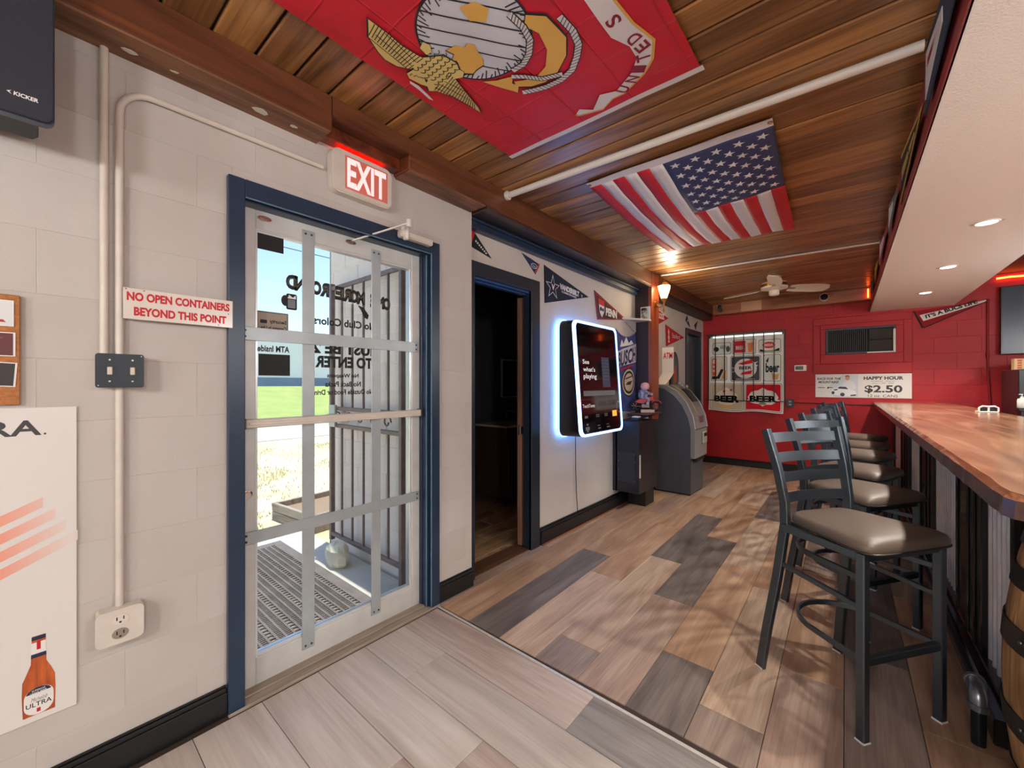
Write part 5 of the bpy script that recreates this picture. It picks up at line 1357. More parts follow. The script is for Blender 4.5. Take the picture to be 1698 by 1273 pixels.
def rope(pts, w=0.032):
    dense = []
    for i in range(len(pts) - 1):
        L = math.hypot(pts[i + 1][0] - pts[i][0], pts[i + 1][1] - pts[i][1]); k = max(2, int(L / 0.014))
        dense += [(pts[i][0] + (pts[i + 1][0] - pts[i][0]) * t / k, pts[i][1] + (pts[i + 1][1] - pts[i][1]) * t / k) for t in range(k)]
    dense.append(pts[-1])
    e1 = MB(); stroke(e1, dense, w, lambda x, y_: G(x, y_, 0.0052)); ro = e1.build('rope_outline', M_eline, mf)
    e1 = MB(); stroke(e1, dense, w - 0.008, lambda x, y_: G(x, y_, 0.0060)); e1.build('rope', M_fwhite, ro)
    e1 = MB()
    for i in range(1, len(dense) - 1):
        dx, dy = dense[i + 1][0] - dense[i - 1][0], dense[i + 1][1] - dense[i - 1][1]; L = math.hypot(dx, dy) or 1; nx, ny = -dy / L, dx / L; tx, ty = dx / L, dy / L
        c = dense[i]; h = w * 0.42
        stroke(e1, [(c[0] - nx * h - tx * 0.008, c[1] - ny * h - ty * 0.008), (c[0] + nx * h + tx * 0.008, c[1] + ny * h + ty * 0.008)], 0.003, lambda x, y_: G(x, y_, 0.0068))
    e1.build('rope_twist', M_eline, ro)
rope([(0.905, 1.39), (0.95, 1.41), (1.003, 1.425), (1.08, 1.43), (1.141, 1.415), (1.19, 1.37), (1.225, 1.325), (1.24, 1.26), (1.235, 1.18)])
rope([(0.93, 1.285), (0.97, 1.32), (1.02, 1.375), (1.06, 1.39), (1.10, 1.405)], 0.028)
rope([(0.955, 1.262), (1.01, 1.262), (1.06, 1.235), (1.10, 1.19), (1.115, 1.13), (1.11, 1.06)], 0.03)
# scroll with the motto
rib = [(1.003, 1.675), (1.031, 1.655), (1.079, 1.70), (1.152, 1.627), (1.218, 1.655), (1.311, 1.597), (1.362, 1.535), (1.364, 1.465), (1.33, 1.38), (1.33, 1.24), (1.33, 1.05), (1.40, 1.05), (1.40, 1.25), (1.41, 1.38), (1.439, 1.495), (1.402, 1.578), (1.343, 1.635), (1.234, 1.69), (1.183, 1.685), (1.118, 1.722), (1.01, 1.69)]
eb = MB(); cloth_poly(eb, [(1.22 + (x - 1.22) * 1.05, 1.42 + (y_ - 1.42) * 1.035) for x, y_ in rib], lambda x, y_: G(x, y_, 0.0025), 0.04); o = eb.build('scroll_edge', M_eg, mf)
eb = MB(); cloth_poly(eb, rib, lambda x, y_: G(x, y_, 0.0034), 0.04); eb.build('scroll', M_fwhite, o)
path = [(1.245, 1.665), (1.30, 1.632), (1.345, 1.595), (1.383, 1.548), (1.40, 1.495), (1.39, 1.44), (1.375, 1.385), (1.368, 1.32), (1.365, 1.26)]
for ch, (cx, cy), k in zip('UNITED S', path[:8], range(8)):
    if ch == ' ': continue
    nx_, ny_ = path[k + 1][0] - cx, path[k + 1][1] - cy; L = math.hypot(nx_, ny_); tx, ty = nx_ / L, ny_ / L
    ux, uy = ty, -tx                       # letter up direction on the cloth
    if ux > 0: ux, uy = -ux, -uy
    m = MB()
    letters(m, ch, -0.02, 0.02, -0.026, 0.026, 0, bold=0.02, fn=lambda a, b: G(cx + tx * a + ux * b, cy + ty * a + uy * b, 0.0044)); m.build('motto_letter', pm('motto_crimson', (140, 26, 50), 0.6), o)

# ------------------------------------------------------------ soffit over the bar
SR = 0.0155
so_ = thing('bar_soffit', 'dropped soffit above the bar with red fascia and white underside', 'soffit', (2.165, 7.5, 0), SR, kind='structure')
LEN = 10.2
m = MB(); m.box(0.012, 0.79, -LEN, 0, 2.345, 2.66); m.build('soffit_body', M_wall, so_)
m = MB(); m.box(0.0, 0.012, -LEN, 0, 2.345, 2.655); m.build('fascia', pm('fascia_red', (150, 44, 50), 0.5, vary=(5, 0.08)), so_)
m = MB(); m.box(-0.012, 0.0, -LEN, 0, 2.335, 2.385, 0.003); m.build('fascia_trim', MATS['fascia_red'], so_)
m = MB(); m.box(-0.008, 0.795, -LEN, 0, 2.335, 2.345); m.build('underside', pm('soffit_white', (238, 233, 228), 0.6, bump=(140, 0.25)), so_)
M_down = pm('downlight_lens', (255, 250, 240), 0.3, emis=(255, 240, 220), estr=9.0)
first = None
for y_ in (1.3, 2.54, 3.79, 5.02, 6.28):
    ly = y_ - 7.5; lx = 0.43 - 0.02
    c = (2.165 + lx * math.cos(SR) - ly * math.sin(SR), 7.5 + lx * math.sin(SR) + ly * math.cos(SR))
    nm = {3.79: 'recessed downlight nearest the viewer in the white soffit', 5.02: 'middle recessed downlight in the white soffit', 6.28: 'recessed downlight nearest the red wall in the white soffit', 2.54: 'recessed downlight over the nearest stools', 1.3: 'recessed downlight over the near end of the bar'}[y_]
    if first is None:
        o = first = thing('downlight', nm, 'downlight', (c[0], c[1], 2.335), 0, 'recessed downlights')
        m = MB(); m.tube([(0.052 * math.cos(a), 0.052 * math.sin(a), -0.002) for a in [k * PI / 14 for k in range(28)]], 0.006, 8, closed=True); m.build('trim_ring', M_white, o, 50)
        m = MB(); m.lathe([(0.048, 0.0), (0.048, -0.004), (0.04, -0.006)], (0, 0, 0), 28); m.build('lens', M_down, o)
        for s_ in (-1, 1):
            m = MB(); m.box(s_ * 0.066 - 0.006, s_ * 0.066 + 0.006, -0.004, 0.004, -0.004, 0.0); m.build('spring_clip', pm('clip_grey', (176, 168, 160), 0.5), o)
    else:
        o = copy_tree(first); o.location = (c[0], c[1], 2.335); o['label'] = nm
    add_light('downlight_lamp', 'SPOT', (c[0], c[1], 2.322), 95, (1.0, 0.93, 0.83), spot_size=math.radians(128), spot_blend=0.5, shadow_soft_size=0.035)

# pennants on the fascia (wall plane seen from the left: local x runs towards the viewer)
def fpt(y_, z): return (-(y_ - 7.5), z)
def fasc(label, pts, col, **kw):
    def cv(pl): return [(7.5 - a, b) for a, b in pl]
    cx = sum(p[0] for p in cv(pts)) / len(pts); cz = sum(p[1] for p in pts) / len(pts)
    yl = 7.5 - cx
    o = thing('pennant', label, 'pennant', (2.165 - 0.013 + SR * (7.5 - yl), yl, cz), RIGHT + SR, 'felt pennants on the soffit fascia')
    m = MB(); m.prism([(a - cx, b - cz) for a, b in cv(pts)], 'y', -0.002, -0.006); m.build('felt', felt(col), o)
    for pl_, c in kw.get('shapes', ()):
        m = MB(); m.prism([(a - cx, b - cz) for a, b in cv(pl_)], 'y', -0.006, -0.008); m.build('felt_patch', felt(c), o)
    for s_, y0, y1, z0, z1, c in kw.get('texts', ()):
        m = MB(); letters(m, s_, 7.5 - y0 - cx, 7.5 - y1 - cx, z0 - cz, z1 - cz, -0.0086, bold=0.05); m.build('lettering', felt(c), o)
fasc('navy pennant with white and red bars nearest the viewer on the soffit', [(2.25, 2.652), (2.285, 2.40), (1.2, 2.50)], (44, 62, 84), shapes=[([(2.24, 2.62), (2.26, 2.45), (1.9, 2.51), (1.9, 2.56)], (226, 224, 226)), ([(2.2, 2.575), (2.21, 2.545), (1.95, 2.53), (1.95, 2.55)], (178, 60, 66))])
fasc('black and gold pennant on the soffit fascia', [(3.16, 2.62), (3.21, 2.365), (2.33, 2.475)], (44, 38, 26), shapes=[([(3.16, 2.62), (2.33, 2.475), (2.40, 2.475), (3.15, 2.60)], (206, 164, 70)), ([(3.21, 2.365), (2.33, 2.475), (2.40, 2.477), (3.20, 2.382)], (206, 164, 70)), ([(3.12, 2.53), (3.13, 2.47), (2.85, 2.475), (2.85, 2.51)], (196, 168, 92)), ([(2.80, 2.505), (2.80, 2.472), (2.6, 2.475), (2.6, 2.488)], (196, 168, 92))])
fasc('grey and white pennant on the soffit fascia', [(4.03, 2.64), (4.06, 2.42), (3.36, 2.52)], (120, 124, 130), shapes=[([(4.0, 2.60), (4.02, 2.47), (3.7, 2.51), (3.7, 2.55)], (222, 222, 222)), (circ(3.85, 2.53, 0.03, 0.02, 12), (40, 42, 46))])
fasc('pink and maroon pennant on the soffit fascia', [(5.03, 2.64), (5.06, 2.43), (4.16, 2.52)], (150, 70, 88), shapes=[([(5.0, 2.60), (5.02, 2.48), (4.5, 2.52), (4.5, 2.55)], (206, 190, 204)), ([(5.03, 2.64), (5.06, 2.43), (5.02, 2.435), (4.99, 2.63)], (222, 130, 140))])
fasc('gold and brown pennant on the soffit fascia', [(5.9, 2.63), (5.93, 2.43), (5.2, 2.53)], (150, 104, 44), shapes=[([(5.86, 2.58), (5.88, 2.48), (5.5, 2.52), (5.5, 2.55)], (216, 178, 96))])
fasc('dark grey pennant nearest the red wall on the soffit fascia', [(6.75, 2.61), (6.78, 2.42), (6.1, 2.50)], (84, 78, 76), shapes=[([(6.72, 2.57), (6.74, 2.47), (6.4, 2.50), (6.4, 2.53)], (140, 132, 126))])
led = MB(); led.tube([(2.14, 7.27, 2.62), (2.14, 7.27, 2.50)], 0.008, 8)
tag(led.build('led_strip', pm('led_orange', (255, 120, 60), 0.4, emis=(255, 96, 40), estr=7.0)), 'short orange light strip where soffit meets pale beam', 'light strip')
# ------------------------------------------------------------ red wall: window with beer tapestry, vent, banner, small fittings
RW = 7.5 - 0.006
w1 = thing('window_1', 'barred window in the red wall', 'window', (0, 7.5, 0), FAR, kind='structure')
M_wfr = pm('bronze_frame', (74, 66, 60), 0.4, metal=0.4)
m = MB()
for a in ((0.085, 0.125, 1.08, 2.18), (1.145, 1.186, 1.08, 2.18), (0.125, 1.145, 1.08, 1.115), (0.125, 1.145, 2.15, 2.18)): m.box(a[0], a[1], -0.03, 0.12, a[2], a[3], 0.003)
m.build('window_frame', M_wfr, w1)
m = MB(); m.box(0.125, 1.145, 0.13, 0.136, 1.115, 2.15); m.build('glass_pane', glass_mat('window_glass'), w1)
for k in range(7):
    x = 0.085 + (1.186 - 0.085) * (k + 0.92) / 7.9
    m = MB(); m.rtube([(x, -0.075, 1.06), (x, -0.075, 2.17)], 0.012, 0.012); m.build('window_bar', M_black, w1)
m = MB(); m.rtube([(0.06, -0.08, 1.07), (1.19, -0.08, 1.07)], 0.018, 0.012); m.build('cross_bar', M_black, w1)
m = MB(); m.rtube([(0.06, -0.08, 2.165), (1.19, -0.08, 2.165)], 0.018, 0.012); m.build('cross_bar', M_wfr, w1)

tp = thing('beer_tapestry', 'collage tapestry of old beer signs hanging in the barred window', 'tapestry', (0.635, 7.5 - 0.04, 1.5), FAR)
def tfn(x, z, off=0.0):
    s_ = -0.012 - 0.006 * math.sin(x * 11) - 0.004 * math.sin(z * 9 + x * 4) - (0.045 * max(0, -0.42 - z) / 0.2 if z < -0.42 else 0)
    return (x, s_ - off, z + (0.012 * math.sin(x * 9) if z < -0.45 else 0))
m = MB(); m.grid(lambda u, v: tfn(-0.525 + 1.06 * u, -0.605 + 1.215 * v), 24, 28); m.build('cloth', cloth_mat('tapestry_cream', (244, 240, 230), 0.2), tp)
def tpanel(name, x0, x1, z0, z1, col, r=0.03, off=0.002):
    m = MB(); cloth_poly(m, rrect(x0, x1, z0, z1, r), lambda x, z: tfn(x, z, off), 0.06); return m.build(name, cloth_mat('tp_%d_%d_%d' % col, tuple(min(250, int(c * 1.16)) for c in col), 0.15), tp)
def tshape(pts, col, off=0.006):
    m = MB(); cloth_poly(m, pts, lambda x, z: tfn(x, z, off), 0.05); return m.build('printed_shape', cloth_mat('tp_%d_%d_%d' % col, tuple(min(250, int(c * 1.16)) for c in col), 0.15), tp)
def ttext(s_, x0, x1, z0, z1, col, bold=0.03, off=0.0085):
    m = MB(); letters(m, s_, x0, x1, z0, z1, 0, bold=bold, fn=lambda x, z: tfn(x, z, off)); return m.build('printed_words', cloth_mat('tp_%d_%d_%d' % col, col, 0.1), tp)
DKI = (46, 46, 50)
def bordered(x0, x1, z0, z1, col):
    tpanel('sign_border', x0, x1, z0, z1, (120, 112, 104)); tpanel('sign_border', x0 + 0.008, x1 - 0.008, z0 + 0.008, z1 - 0.008, (226, 220, 206), 0.026, 0.003); return tpanel('beer_sign', x0 + 0.018, x1 - 0.018, z0 + 0.018, z1 - 0.018, col, 0.02, 0.0042)
bordered(-0.47, -0.19, 0.33, 0.53, (206, 214, 212)); tshape(circ(-0.41, 0.42, 0.04), DKI); ttext('BEER', -0.35, -0.26, 0.43, 0.475, DKI, 0.0); tshape(circ(-0.235, 0.42, 0.03, 0.05), (90, 92, 96))
bordered(-0.17, 0.17, 0.32, 0.56, (214, 206, 198)); tshape([(-0.14, 0.35), (0.02, 0.35), (0.02, 0.54), (-0.14, 0.54)], (196, 52, 58)); ttext('BEER', -0.12, 0.01, 0.40, 0.46, (232, 226, 220)); tshape([(0.06, 0.35), (0.11, 0.35), (0.13, 0.50), (0.05, 0.50)], (216, 128, 80))
bordered(0.20, 0.50, 0.33, 0.54, (222, 216, 206)); tshape(circ(0.34, 0.45, 0.085, 0.05), (196, 56, 62)); ttext('BEER', 0.275, 0.405, 0.43, 0.47, (236, 230, 224)); tshape([(0.22, 0.35), (0.48, 0.35), (0.48, 0.40), (0.40, 0.36), (0.30, 0.36), (0.22, 0.39)], DKI)
bordered(-0.50, -0.25, -0.10, 0.30, (212, 206, 194)); tshape([(-0.48, -0.02), (-0.41, -0.02), (-0.41, 0.27), (-0.48, 0.27)], (212, 106, 66)); [tshape(circ(-0.445, 0.2 - 0.07 * q, 0.02), (236, 226, 212), 0.0085) for q in range(3)]; tshape([(-0.37, -0.08), (-0.30, 0.08), (-0.34, 0.09), (-0.41, -0.06)], DKI); tshape([(-0.33, -0.07), (-0.27, -0.07), (-0.265, 0.07), (-0.29, 0.06)], (214, 156, 84)); tshape([(-0.48, -0.08), (-0.40, -0.08), (-0.40, -0.03), (-0.48, -0.03)], DKI)
for k in range(3): tshape(circ(-0.44 + 0.065 * k, 0.23, 0.022), (230, 222, 206), 0.009)
bordered(-0.20, 0.235, -0.12, 0.30, (84, 84, 90))
tshape(circ(0.02, 0.09, 0.16), (226, 220, 210)); tshape([(-0.18, 0.11), (-0.13, 0.07), (-0.18, 0.03), (0.0, 0.05), (0.20, 0.13), (0.16, 0.16), (0.20, 0.20), (0.0, 0.13)], (232, 228, 218), 0.0075)
tshape([(-0.09, 0.17), (0.0, 0.20), (0.13, 0.24), (0.12, 0.17), (-0.02, 0.15)], (200, 46, 56), 0.009); tshape([(-0.06, -0.01), (0.10, 0.0), (0.12, 0.06), (-0.02, 0.03)], (200, 46, 56), 0.009); ttext('BEER', -0.07, 0.11, 0.075, 0.125, DKI, 0.03, 0.011); tshape([(-0.12, -0.085), (0.15, -0.085), (0.15, -0.075), (-0.12, -0.075)], (216, 210, 200))
bordered(0.27, 0.50, -0.12, 0.30, (204, 212, 204)); ttext('beer', 0.30, 0.48, 0.02, 0.17, DKI, 0.03); tshape([(0.39, -0.09), (0.46, -0.09), (0.48, 0.01), (0.38, 0.01)], (206, 166, 104)); tshape(circ(0.43, 0.02, 0.05, 0.03), (238, 234, 226), 0.008); tshape([(0.30, 0.2), (0.34, 0.26), (0.33, 0.17)], DKI)
bordered(-0.51, -0.005, -0.585, -0.15, (190, 176, 152)); tshape(circ(-0.26, -0.38, 0.17, 0.12), (214, 206, 188)); tshape(circ(-0.26, -0.27, 0.05, 0.05), (222, 214, 202)); tshape(circ(-0.29, -0.28, 0.02), (196, 60, 60), 0.009); tshape(circ(-0.19, -0.26, 0.018), (196, 60, 60), 0.009); ttext('BEER', -0.44, -0.07, -0.455, -0.35, (22, 22, 24), 0.055, 0.012); tshape(circ(-0.26, -0.53, 0.12, 0.03), (206, 172, 118))
bordered(0.01, 0.515, -0.59, -0.15, (190, 38, 50)); tshape([(0.05, -0.37), (0.09, -0.30), (0.13, -0.27), (0.20, -0.26), (0.26, -0.215), (0.32, -0.26), (0.39, -0.27), (0.43, -0.30), (0.47, -0.37), (0.43, -0.45), (0.38, -0.48), (0.30, -0.49), (0.26, -0.52), (0.22, -0.49), (0.14, -0.48), (0.09, -0.45)], (220, 212, 200)); ttext('BEER', 0.08, 0.45, -0.445, -0.345, (22, 22, 24), 0.055, 0.012); tshape(circ(0.26, -0.475, 0.05, 0.022), (130, 136, 104), 0.009)

ac = thing('wall_vent_unit', 'wall air unit with dark grille in layered red boards', 'air unit', (2.053, RW, 1.93), FAR)
def framer(mb, x0, x1, z0, z1, w, y0, y1):
    for a in ((x0, x1, z0, z0 + w), (x0, x1, z1 - w, z1), (x0, x0 + w, z0 + w, z1 - w), (x1 - w, x1, z0 + w, z1 - w)): mb.box(a[0], a[1], y0, y1, a[2], a[3], 0.004)
for (x0, x1, z0, z1) in ((-0.52, 0.53, -0.44, -0.30), (-0.52, 0.53, 0.265, 0.365), (-0.52, -0.435, -0.30, 0.265), (0.445, 0.53, -0.30, 0.265)):
    m = MB(); m.box(x0, x1, -0.02, 0.0, z0, z1, 0.004); m.build('outer_board', M_red, ac)
for (x0, x1, z0, z1) in ((-0.435, 0.445, -0.30, -0.165), (-0.435, 0.445, 0.2, 0.265), (-0.435, -0.37, -0.165, 0.2), (0.37, 0.445, -0.165, 0.2)):
    m = MB(); m.box(x0, x1, -0.032, 0.0, z0, z1, 0.004); m.build('inner_board', M_red, ac)
m = MB(); framer(m, -0.37, 0.37, -0.165, 0.2, 0.026, -0.045, 0.0); m.build('grille_frame', pm('slate_blue_frame', (40, 54, 70), 0.4), ac)
m = MB(); m.box(0.08, 0.355, -0.05, -0.045, -0.163, -0.146); m.box(0.344, 0.368, -0.05, -0.045, -0.163, 0.15); m.build('bare_metal_edge', pm('bare_edge', (176, 168, 156), 0.4, metal=0.5), ac)
m = MB(); m.box(-0.344, 0.344, -0.012, -0.004, -0.139, 0.174); m.build('vent_back', M_dark, ac)
lm = MB(); lm.box(-0.004, 0.004, -0.036, -0.014, -0.139, 0.174); lmesh = lm.mesh('louvre'); lmesh.materials.append(pm('louvre_black', (34, 34, 36), 0.45))
for k in range(20): inst('louvre', lmesh, ac, (-0.335 + 0.0215 * k, 0, 0))
m = MB(); m.box(0.10, 0.335, -0.03, -0.012, 0.03, 0.165); m.box(0.10, 0.335, -0.03, -0.012, -0.13, 0.01); m.build('filter_mesh', pm('filter_brown', (52, 46, 38), 0.6, bump=(200, 0.6)), ac)

hh = thing('price_banner', 'white HAPPY HOUR $2.50 banner with a race car on the red wall', 'banner', (2.068, RW, 1.315), FAR)
m = MB(); m.box(-0.51, 0.51, -0.006, -0.001, -0.168, 0.166, 0.001); m.build('sheet', pm('banner_paper', (228, 224, 218), 0.5), hh)
m = MB(); m.flat([(-0.03, -0.16), (-0.03, 0.16), (-0.2, 0.16), (-0.35, 0.0), (-0.30, -0.16)], -0.0062); m.build('pale_picture', pm('pale_blue_print', (206, 212, 216), 0.5), hh)
BI = pm('banner_ink', (52, 50, 52), 0.55); BG = pm('banner_ink_grey', (120, 118, 118), 0.55)
Yb = -0.0068
words(hh, 'HAPPY HOUR', 0.03, 0.43, 0.082, 0.13, Yb, BI, bold=0.04)
words(hh, 'MONDAY - FRIDAY', 0.11, 0.35, 0.055, 0.070, Yb, BG, bold=0.0)
words(hh, 'from 1 PM - 5PM', 0.12, 0.335, 0.026, 0.045, Yb, BG, bold=0.0)
words(hh, '$2.50', 0.04, 0.42, -0.105, 0.008, Yb, BI, bold=0.03)
words(hh, '12 oz. CANS', 0.075, 0.375, -0.155, -0.12, Yb, BI, bold=0.005)
words(hh, 'RACE FOR THE', -0.49, -0.215, 0.085, 0.118, Yb, BI, bold=0.03, shear=0.25)
words(hh, 'MOUNTAINS', -0.475, -0.24, 0.035, 0.07, Yb, BI, bold=0.03, shear=0.25)
m = MB(); m.flat([(-0.48, -0.034), (-0.40, -0.034), (-0.40, -0.022), (-0.48, -0.022)], Yb); m.build('sponsor_mark', BG, hh)
m = MB(); m.flat([(-0.375, -0.042), (-0.36, -0.042), (-0.345, -0.03), (-0.31, -0.03), (-0.31, -0.022), (-0.355, -0.02), (-0.365, -0.012)], Yb); m.build('sponsor_mark', BI, hh)
m = MB(); m.flat([(-0.20, -0.02), (-0.19, 0.05), (-0.12, 0.075), (-0.07, 0.05), (-0.05, -0.03), (-0.10, -0.08), (-0.18, -0.06)], -0.0066); m.build('driver_suit', pm('suit_white', (222, 224, 226), 0.5), hh)
m = MB(); m.flat(circ(-0.145, 0.112, 0.026, 0.034, 16), -0.0068); m.build('driver_head', pm('print_skin', (206, 150, 116), 0.5), hh)
m = MB(); m.flat(circ(-0.145, 0.128, 0.028, 0.022, 14, 0, PI), -0.0071); m.build('driver_hair', pm('print_hair', (150, 92, 62), 0.5), hh)
m = MB(); m.flat([(-0.33, -0.10), (-0.32, -0.05), (-0.27, -0.035), (-0.24, -0.005), (-0.15, -0.01), (-0.12, -0.05), (-0.06, -0.07), (-0.045, -0.11), (-0.06, -0.14), (-0.16, -0.15), (-0.29, -0.13)], -0.0074); car = m.build('car_body', pm('print_car', (236, 236, 238), 0.5), hh)
m = MB(); m.flat([(-0.255, -0.04), (-0.235, -0.012), (-0.16, -0.016), (-0.135, -0.05)], -0.008); m.flat(circ(-0.20, -0.125, 0.026), -0.008); m.flat(circ(-0.305, -0.10, 0.018, 0.022), -0.008); m.flat([(-0.115, -0.13), (-0.05, -0.12), (-0.055, -0.14), (-0.11, -0.145)], -0.008); m.flat([(-0.30, -0.055), (-0.26, -0.045), (-0.25, -0.06), (-0.29, -0.07)], -0.008); m.build('car_shading', pm('print_car_dark', (64, 66, 74), 0.5), car)

th = thing('thermostat', 'small white thermostat with grey screen on the red wall', 'thermostat', (1.377, RW, 1.58), FAR)
m = MB(); m.box(-0.075, 0.075, -0.024, 0, -0.045, 0.045, 0.005); m.build('case', M_white, th)
m = MB(); m.box(-0.06, 0.035, -0.026, -0.024, -0.025, 0.028, 0.001); m.build('screen', pm('lcd_grey', (72, 78, 84), 0.25), th)
ol = thing('wall_outlet', 'black outlet plate on the red wall beside the window', 'outlet', (1.25, RW, 1.05), FAR)
m = MB(); m.prism(rrect(-0.046, 0.046, -0.062, 0.062, 0.01), 'y', 0, -0.03); m.build('plate', M_black, ol)
for z in (-0.022, 0.022):
    m = MB(); m.prism(circ(0, z, 0.019, 0.014, 14), 'y', -0.03, -0.034); m.build('socket', pm('socket_grey', (150, 152, 154), 0.4), ol)
m = MB(); m.tube([(1.30, RW - 0.008, 1.06), (1.8, RW - 0.008, 1.05), (2.2, RW - 0.008, 1.05)], 0.007, 8)
tag(m.build('wall_cable', pm('cable_maroon', (92, 16, 22), 0.5)), 'dark red cable along the red wall from the black outlet', 'cable')
sc_ = thing('security_camera', 'white dome security camera on the pale beam', 'camera', (1.672, 7.30, 2.575), FAR)
m = MB(); m.lathe([(0.056, 0), (0.056, -0.02), (0.05, -0.03)], (0, 0, 0), 22, 'y'); m.build('base_ring', M_white, sc_, 40)
m = MB(); m.lathe([(0.034, -0.03), (0.028, -0.045), (0.012, -0.053)], (0, 0, 0), 18, 'y'); m.build('dome', pm('dome_black', (22, 22, 24), 0.1), sc_, 50)
m = MB(); m.lathe([(0.045, -0.026), (0.045, -0.031), (0.036, -0.032)], (0, 0, 0), 22, 'y'); m.build('dark_ring', M_blackm, sc_)
sl = thing('spot_lamp', 'small dark spotlight fixed to the pale beam', 'lamp', (0.31, 7.30, 2.585), FAR)
m = MB(); m.lathe([(0.03, 0), (0.03, -0.012), (0.01, -0.02)], (0, 0, 0.02), 14, 'y'); m.build('mount', M_blackm, sl)
m = MB(); m.cyl((0, -0.03, -0.02), (0.03, -0.11, -0.05), 0.024, 0.036, 14); m.build('lamp_head', M_blackm, sl, 40)

bp = thing('pennant', "white and maroon pennant reading IT'S A BUCS LIFE on the red wall", 'pennant', (2.65, RW, 2.192), FAR)
m = MB(); m.prism([(-0.055, 0.10), (0.03, -0.12), (0.595, 0.165)], 'y', -0.002, -0.005); m.build('felt', felt((146, 26, 38)), bp)
m = MB(); m.prism([(0.0, 0.045), (0.035, -0.035), (0.59, 0.155), (0.575, 0.17)], 'y', -0.005, -0.0065); m.build('white_band', felt((226, 222, 214)), bp)
m = MB(); m.prism([(-0.065, 0.105), (0.02, -0.125), (0.04, -0.125), (-0.045, 0.105)], 'y', -0.005, -0.0065); m.prism([(0.03, -0.12), (0.595, 0.165), (0.595, 0.155), (0.04, -0.13)], 'y', -0.005, -0.0065); m.build('dark_edge', felt((50, 36, 36)), bp)
m = MB(); letters(m, "IT'S A BUCS LIFE", 0.0, 0.47, 0.0, 0.048, 0, bold=0.05, fn=lambda x, z: (0.06 + x * 0.952 - z * 0.30, -0.0072, -0.005 + x * 0.305 + z * 0.952)); m.build('lettering', felt((40, 36, 38)), bp)

# fittings behind the bar
m = MB(); m.tube([(3.235, RW - 0.012, 2.37), (3.235, RW - 0.012, 1.68), (3.24, RW - 0.012, 1.4), (3.255, RW - 0.012, 1.08)], 0.011, 8); m.tube([(3.235, RW - 0.012, 1.72), (3.235, RW - 0.012, 1.66)], 0.016, 8)
tag(m.build('wall_conduit', pm('conduit_red', (140, 26, 34), 0.45), None, 40), 'red painted conduit running down the red wall beside the television', 'conduit')
tv = thing('television', 'large dark television on the red wall behind the bar', 'television', (3.98, RW, 2.09), FAR)
m = MB(); m.box(-0.66, 0.66, -0.09, -0.04, -0.40, 0.40, 0.006); m.build('bezel', pm('tv_black', (16, 17, 20), 0.3), tv)
m = MB(); m.box(-0.64, 0.64, -0.0915, -0.09, -0.38, 0.385); m.build('screen', pm('tv_screen', (26, 38, 56), 0.3), tv)
m = MB(); m.box(-0.1, 0.1, -0.04, 0.0, -0.1, 0.1, 0.004); m.build('wall_mount', M_blackm, tv)
m = MB(); m.tube([(3.30 + 0.1 * k, RW - 0.03, 2.60 + 0.006 * (k % 2)) for k in range(20)], 0.012, 8)
tag(m.build('led_strip', MATS['led_orange']), 'orange red rope light along the top of the red wall behind the bar', 'light strip')
ck = thing('bottle_cooler', 'black tall cooler behind the bar near the television', 'cooler', (3.75, 6.85, 0), FAR)
m = MB(); m.box(-0.47, 0.6, -0.35, 0.3, 0.02, 1.49, 0.008); m.build('body', pm('cooler_black', (28, 29, 31), 0.3), ck)
m = MB(); m.box(-0.36, 0.6, -0.39, -0.35, 0.1, 1.53, 0.006); m.build('cooler_door', pm('cooler_blue_black', (34, 40, 52), 0.25), ck)
m = MB(); m.box(-0.50, 0.6, -0.52, -0.39, 1.07, 1.10, 0.004); m.box(-0.48, -0.38, -0.5, -0.39, 0.0, 1.07); m.build('front_shelf', M_black, ck)
m = MB(); m.box(-0.32, -0.30, -0.42, -0.39, 0.6, 1.3, 0.004); m.build('handle', M_chrome, ck)
bs = thing('pump_bottle', 'small white pump bottle on the shelf of the black cooler', 'bottle', (3.285, 6.40, 1.1005), 0)
m = MB(); m.lathe([(0.03, 0), (0.034, 0.005), (0.034, 0.075), (0.028, 0.09), (0.014, 0.097)], (0, 0, 0), 20); m.build('bottle_body', M_white, bs, 40)
m = MB(); m.lathe([(0.012, 0.097), (0.012, 0.112), (0.005, 0.114), (0.005, 0.135)], (0, 0, 0), 12); m.box(-0.022, 0.006, -0.006, 0.006, 0.132, 0.14, 0.002); m.build('pump', M_white, bs)
for k, (x, c) in enumerate(((3.37, (214, 176, 132)), (3.455, (92, 92, 110)), (3.54, (216, 180, 120)))):
    bc = thing('beer_carton', ['tan and orange carton on the cooler beside the red wall', 'dark carton between two tan cartons on the cooler', 'tan and brown carton on the cooler at the right edge'][k], 'carton', (x, 6.98, 1.4905), 0, 'cartons on the cooler')
    m = MB(); m.box(-0.036, 0.036, -0.06, 0.06, 0, 0.125, 0.002); m.build('box', pm('carton_%d' % k, c, 0.6), bc)
    m = MB()
    for q in range(4): m.box(-0.014, 0.016, -0.0606, -0.06, 0.016 + 0.026 * q, 0.034 + 0.026 * q)
    m.build('print', pm('carton_ink_%d' % k, ((196, 92, 50), (200, 196, 190), (150, 84, 40))[k], 0.6), bc)
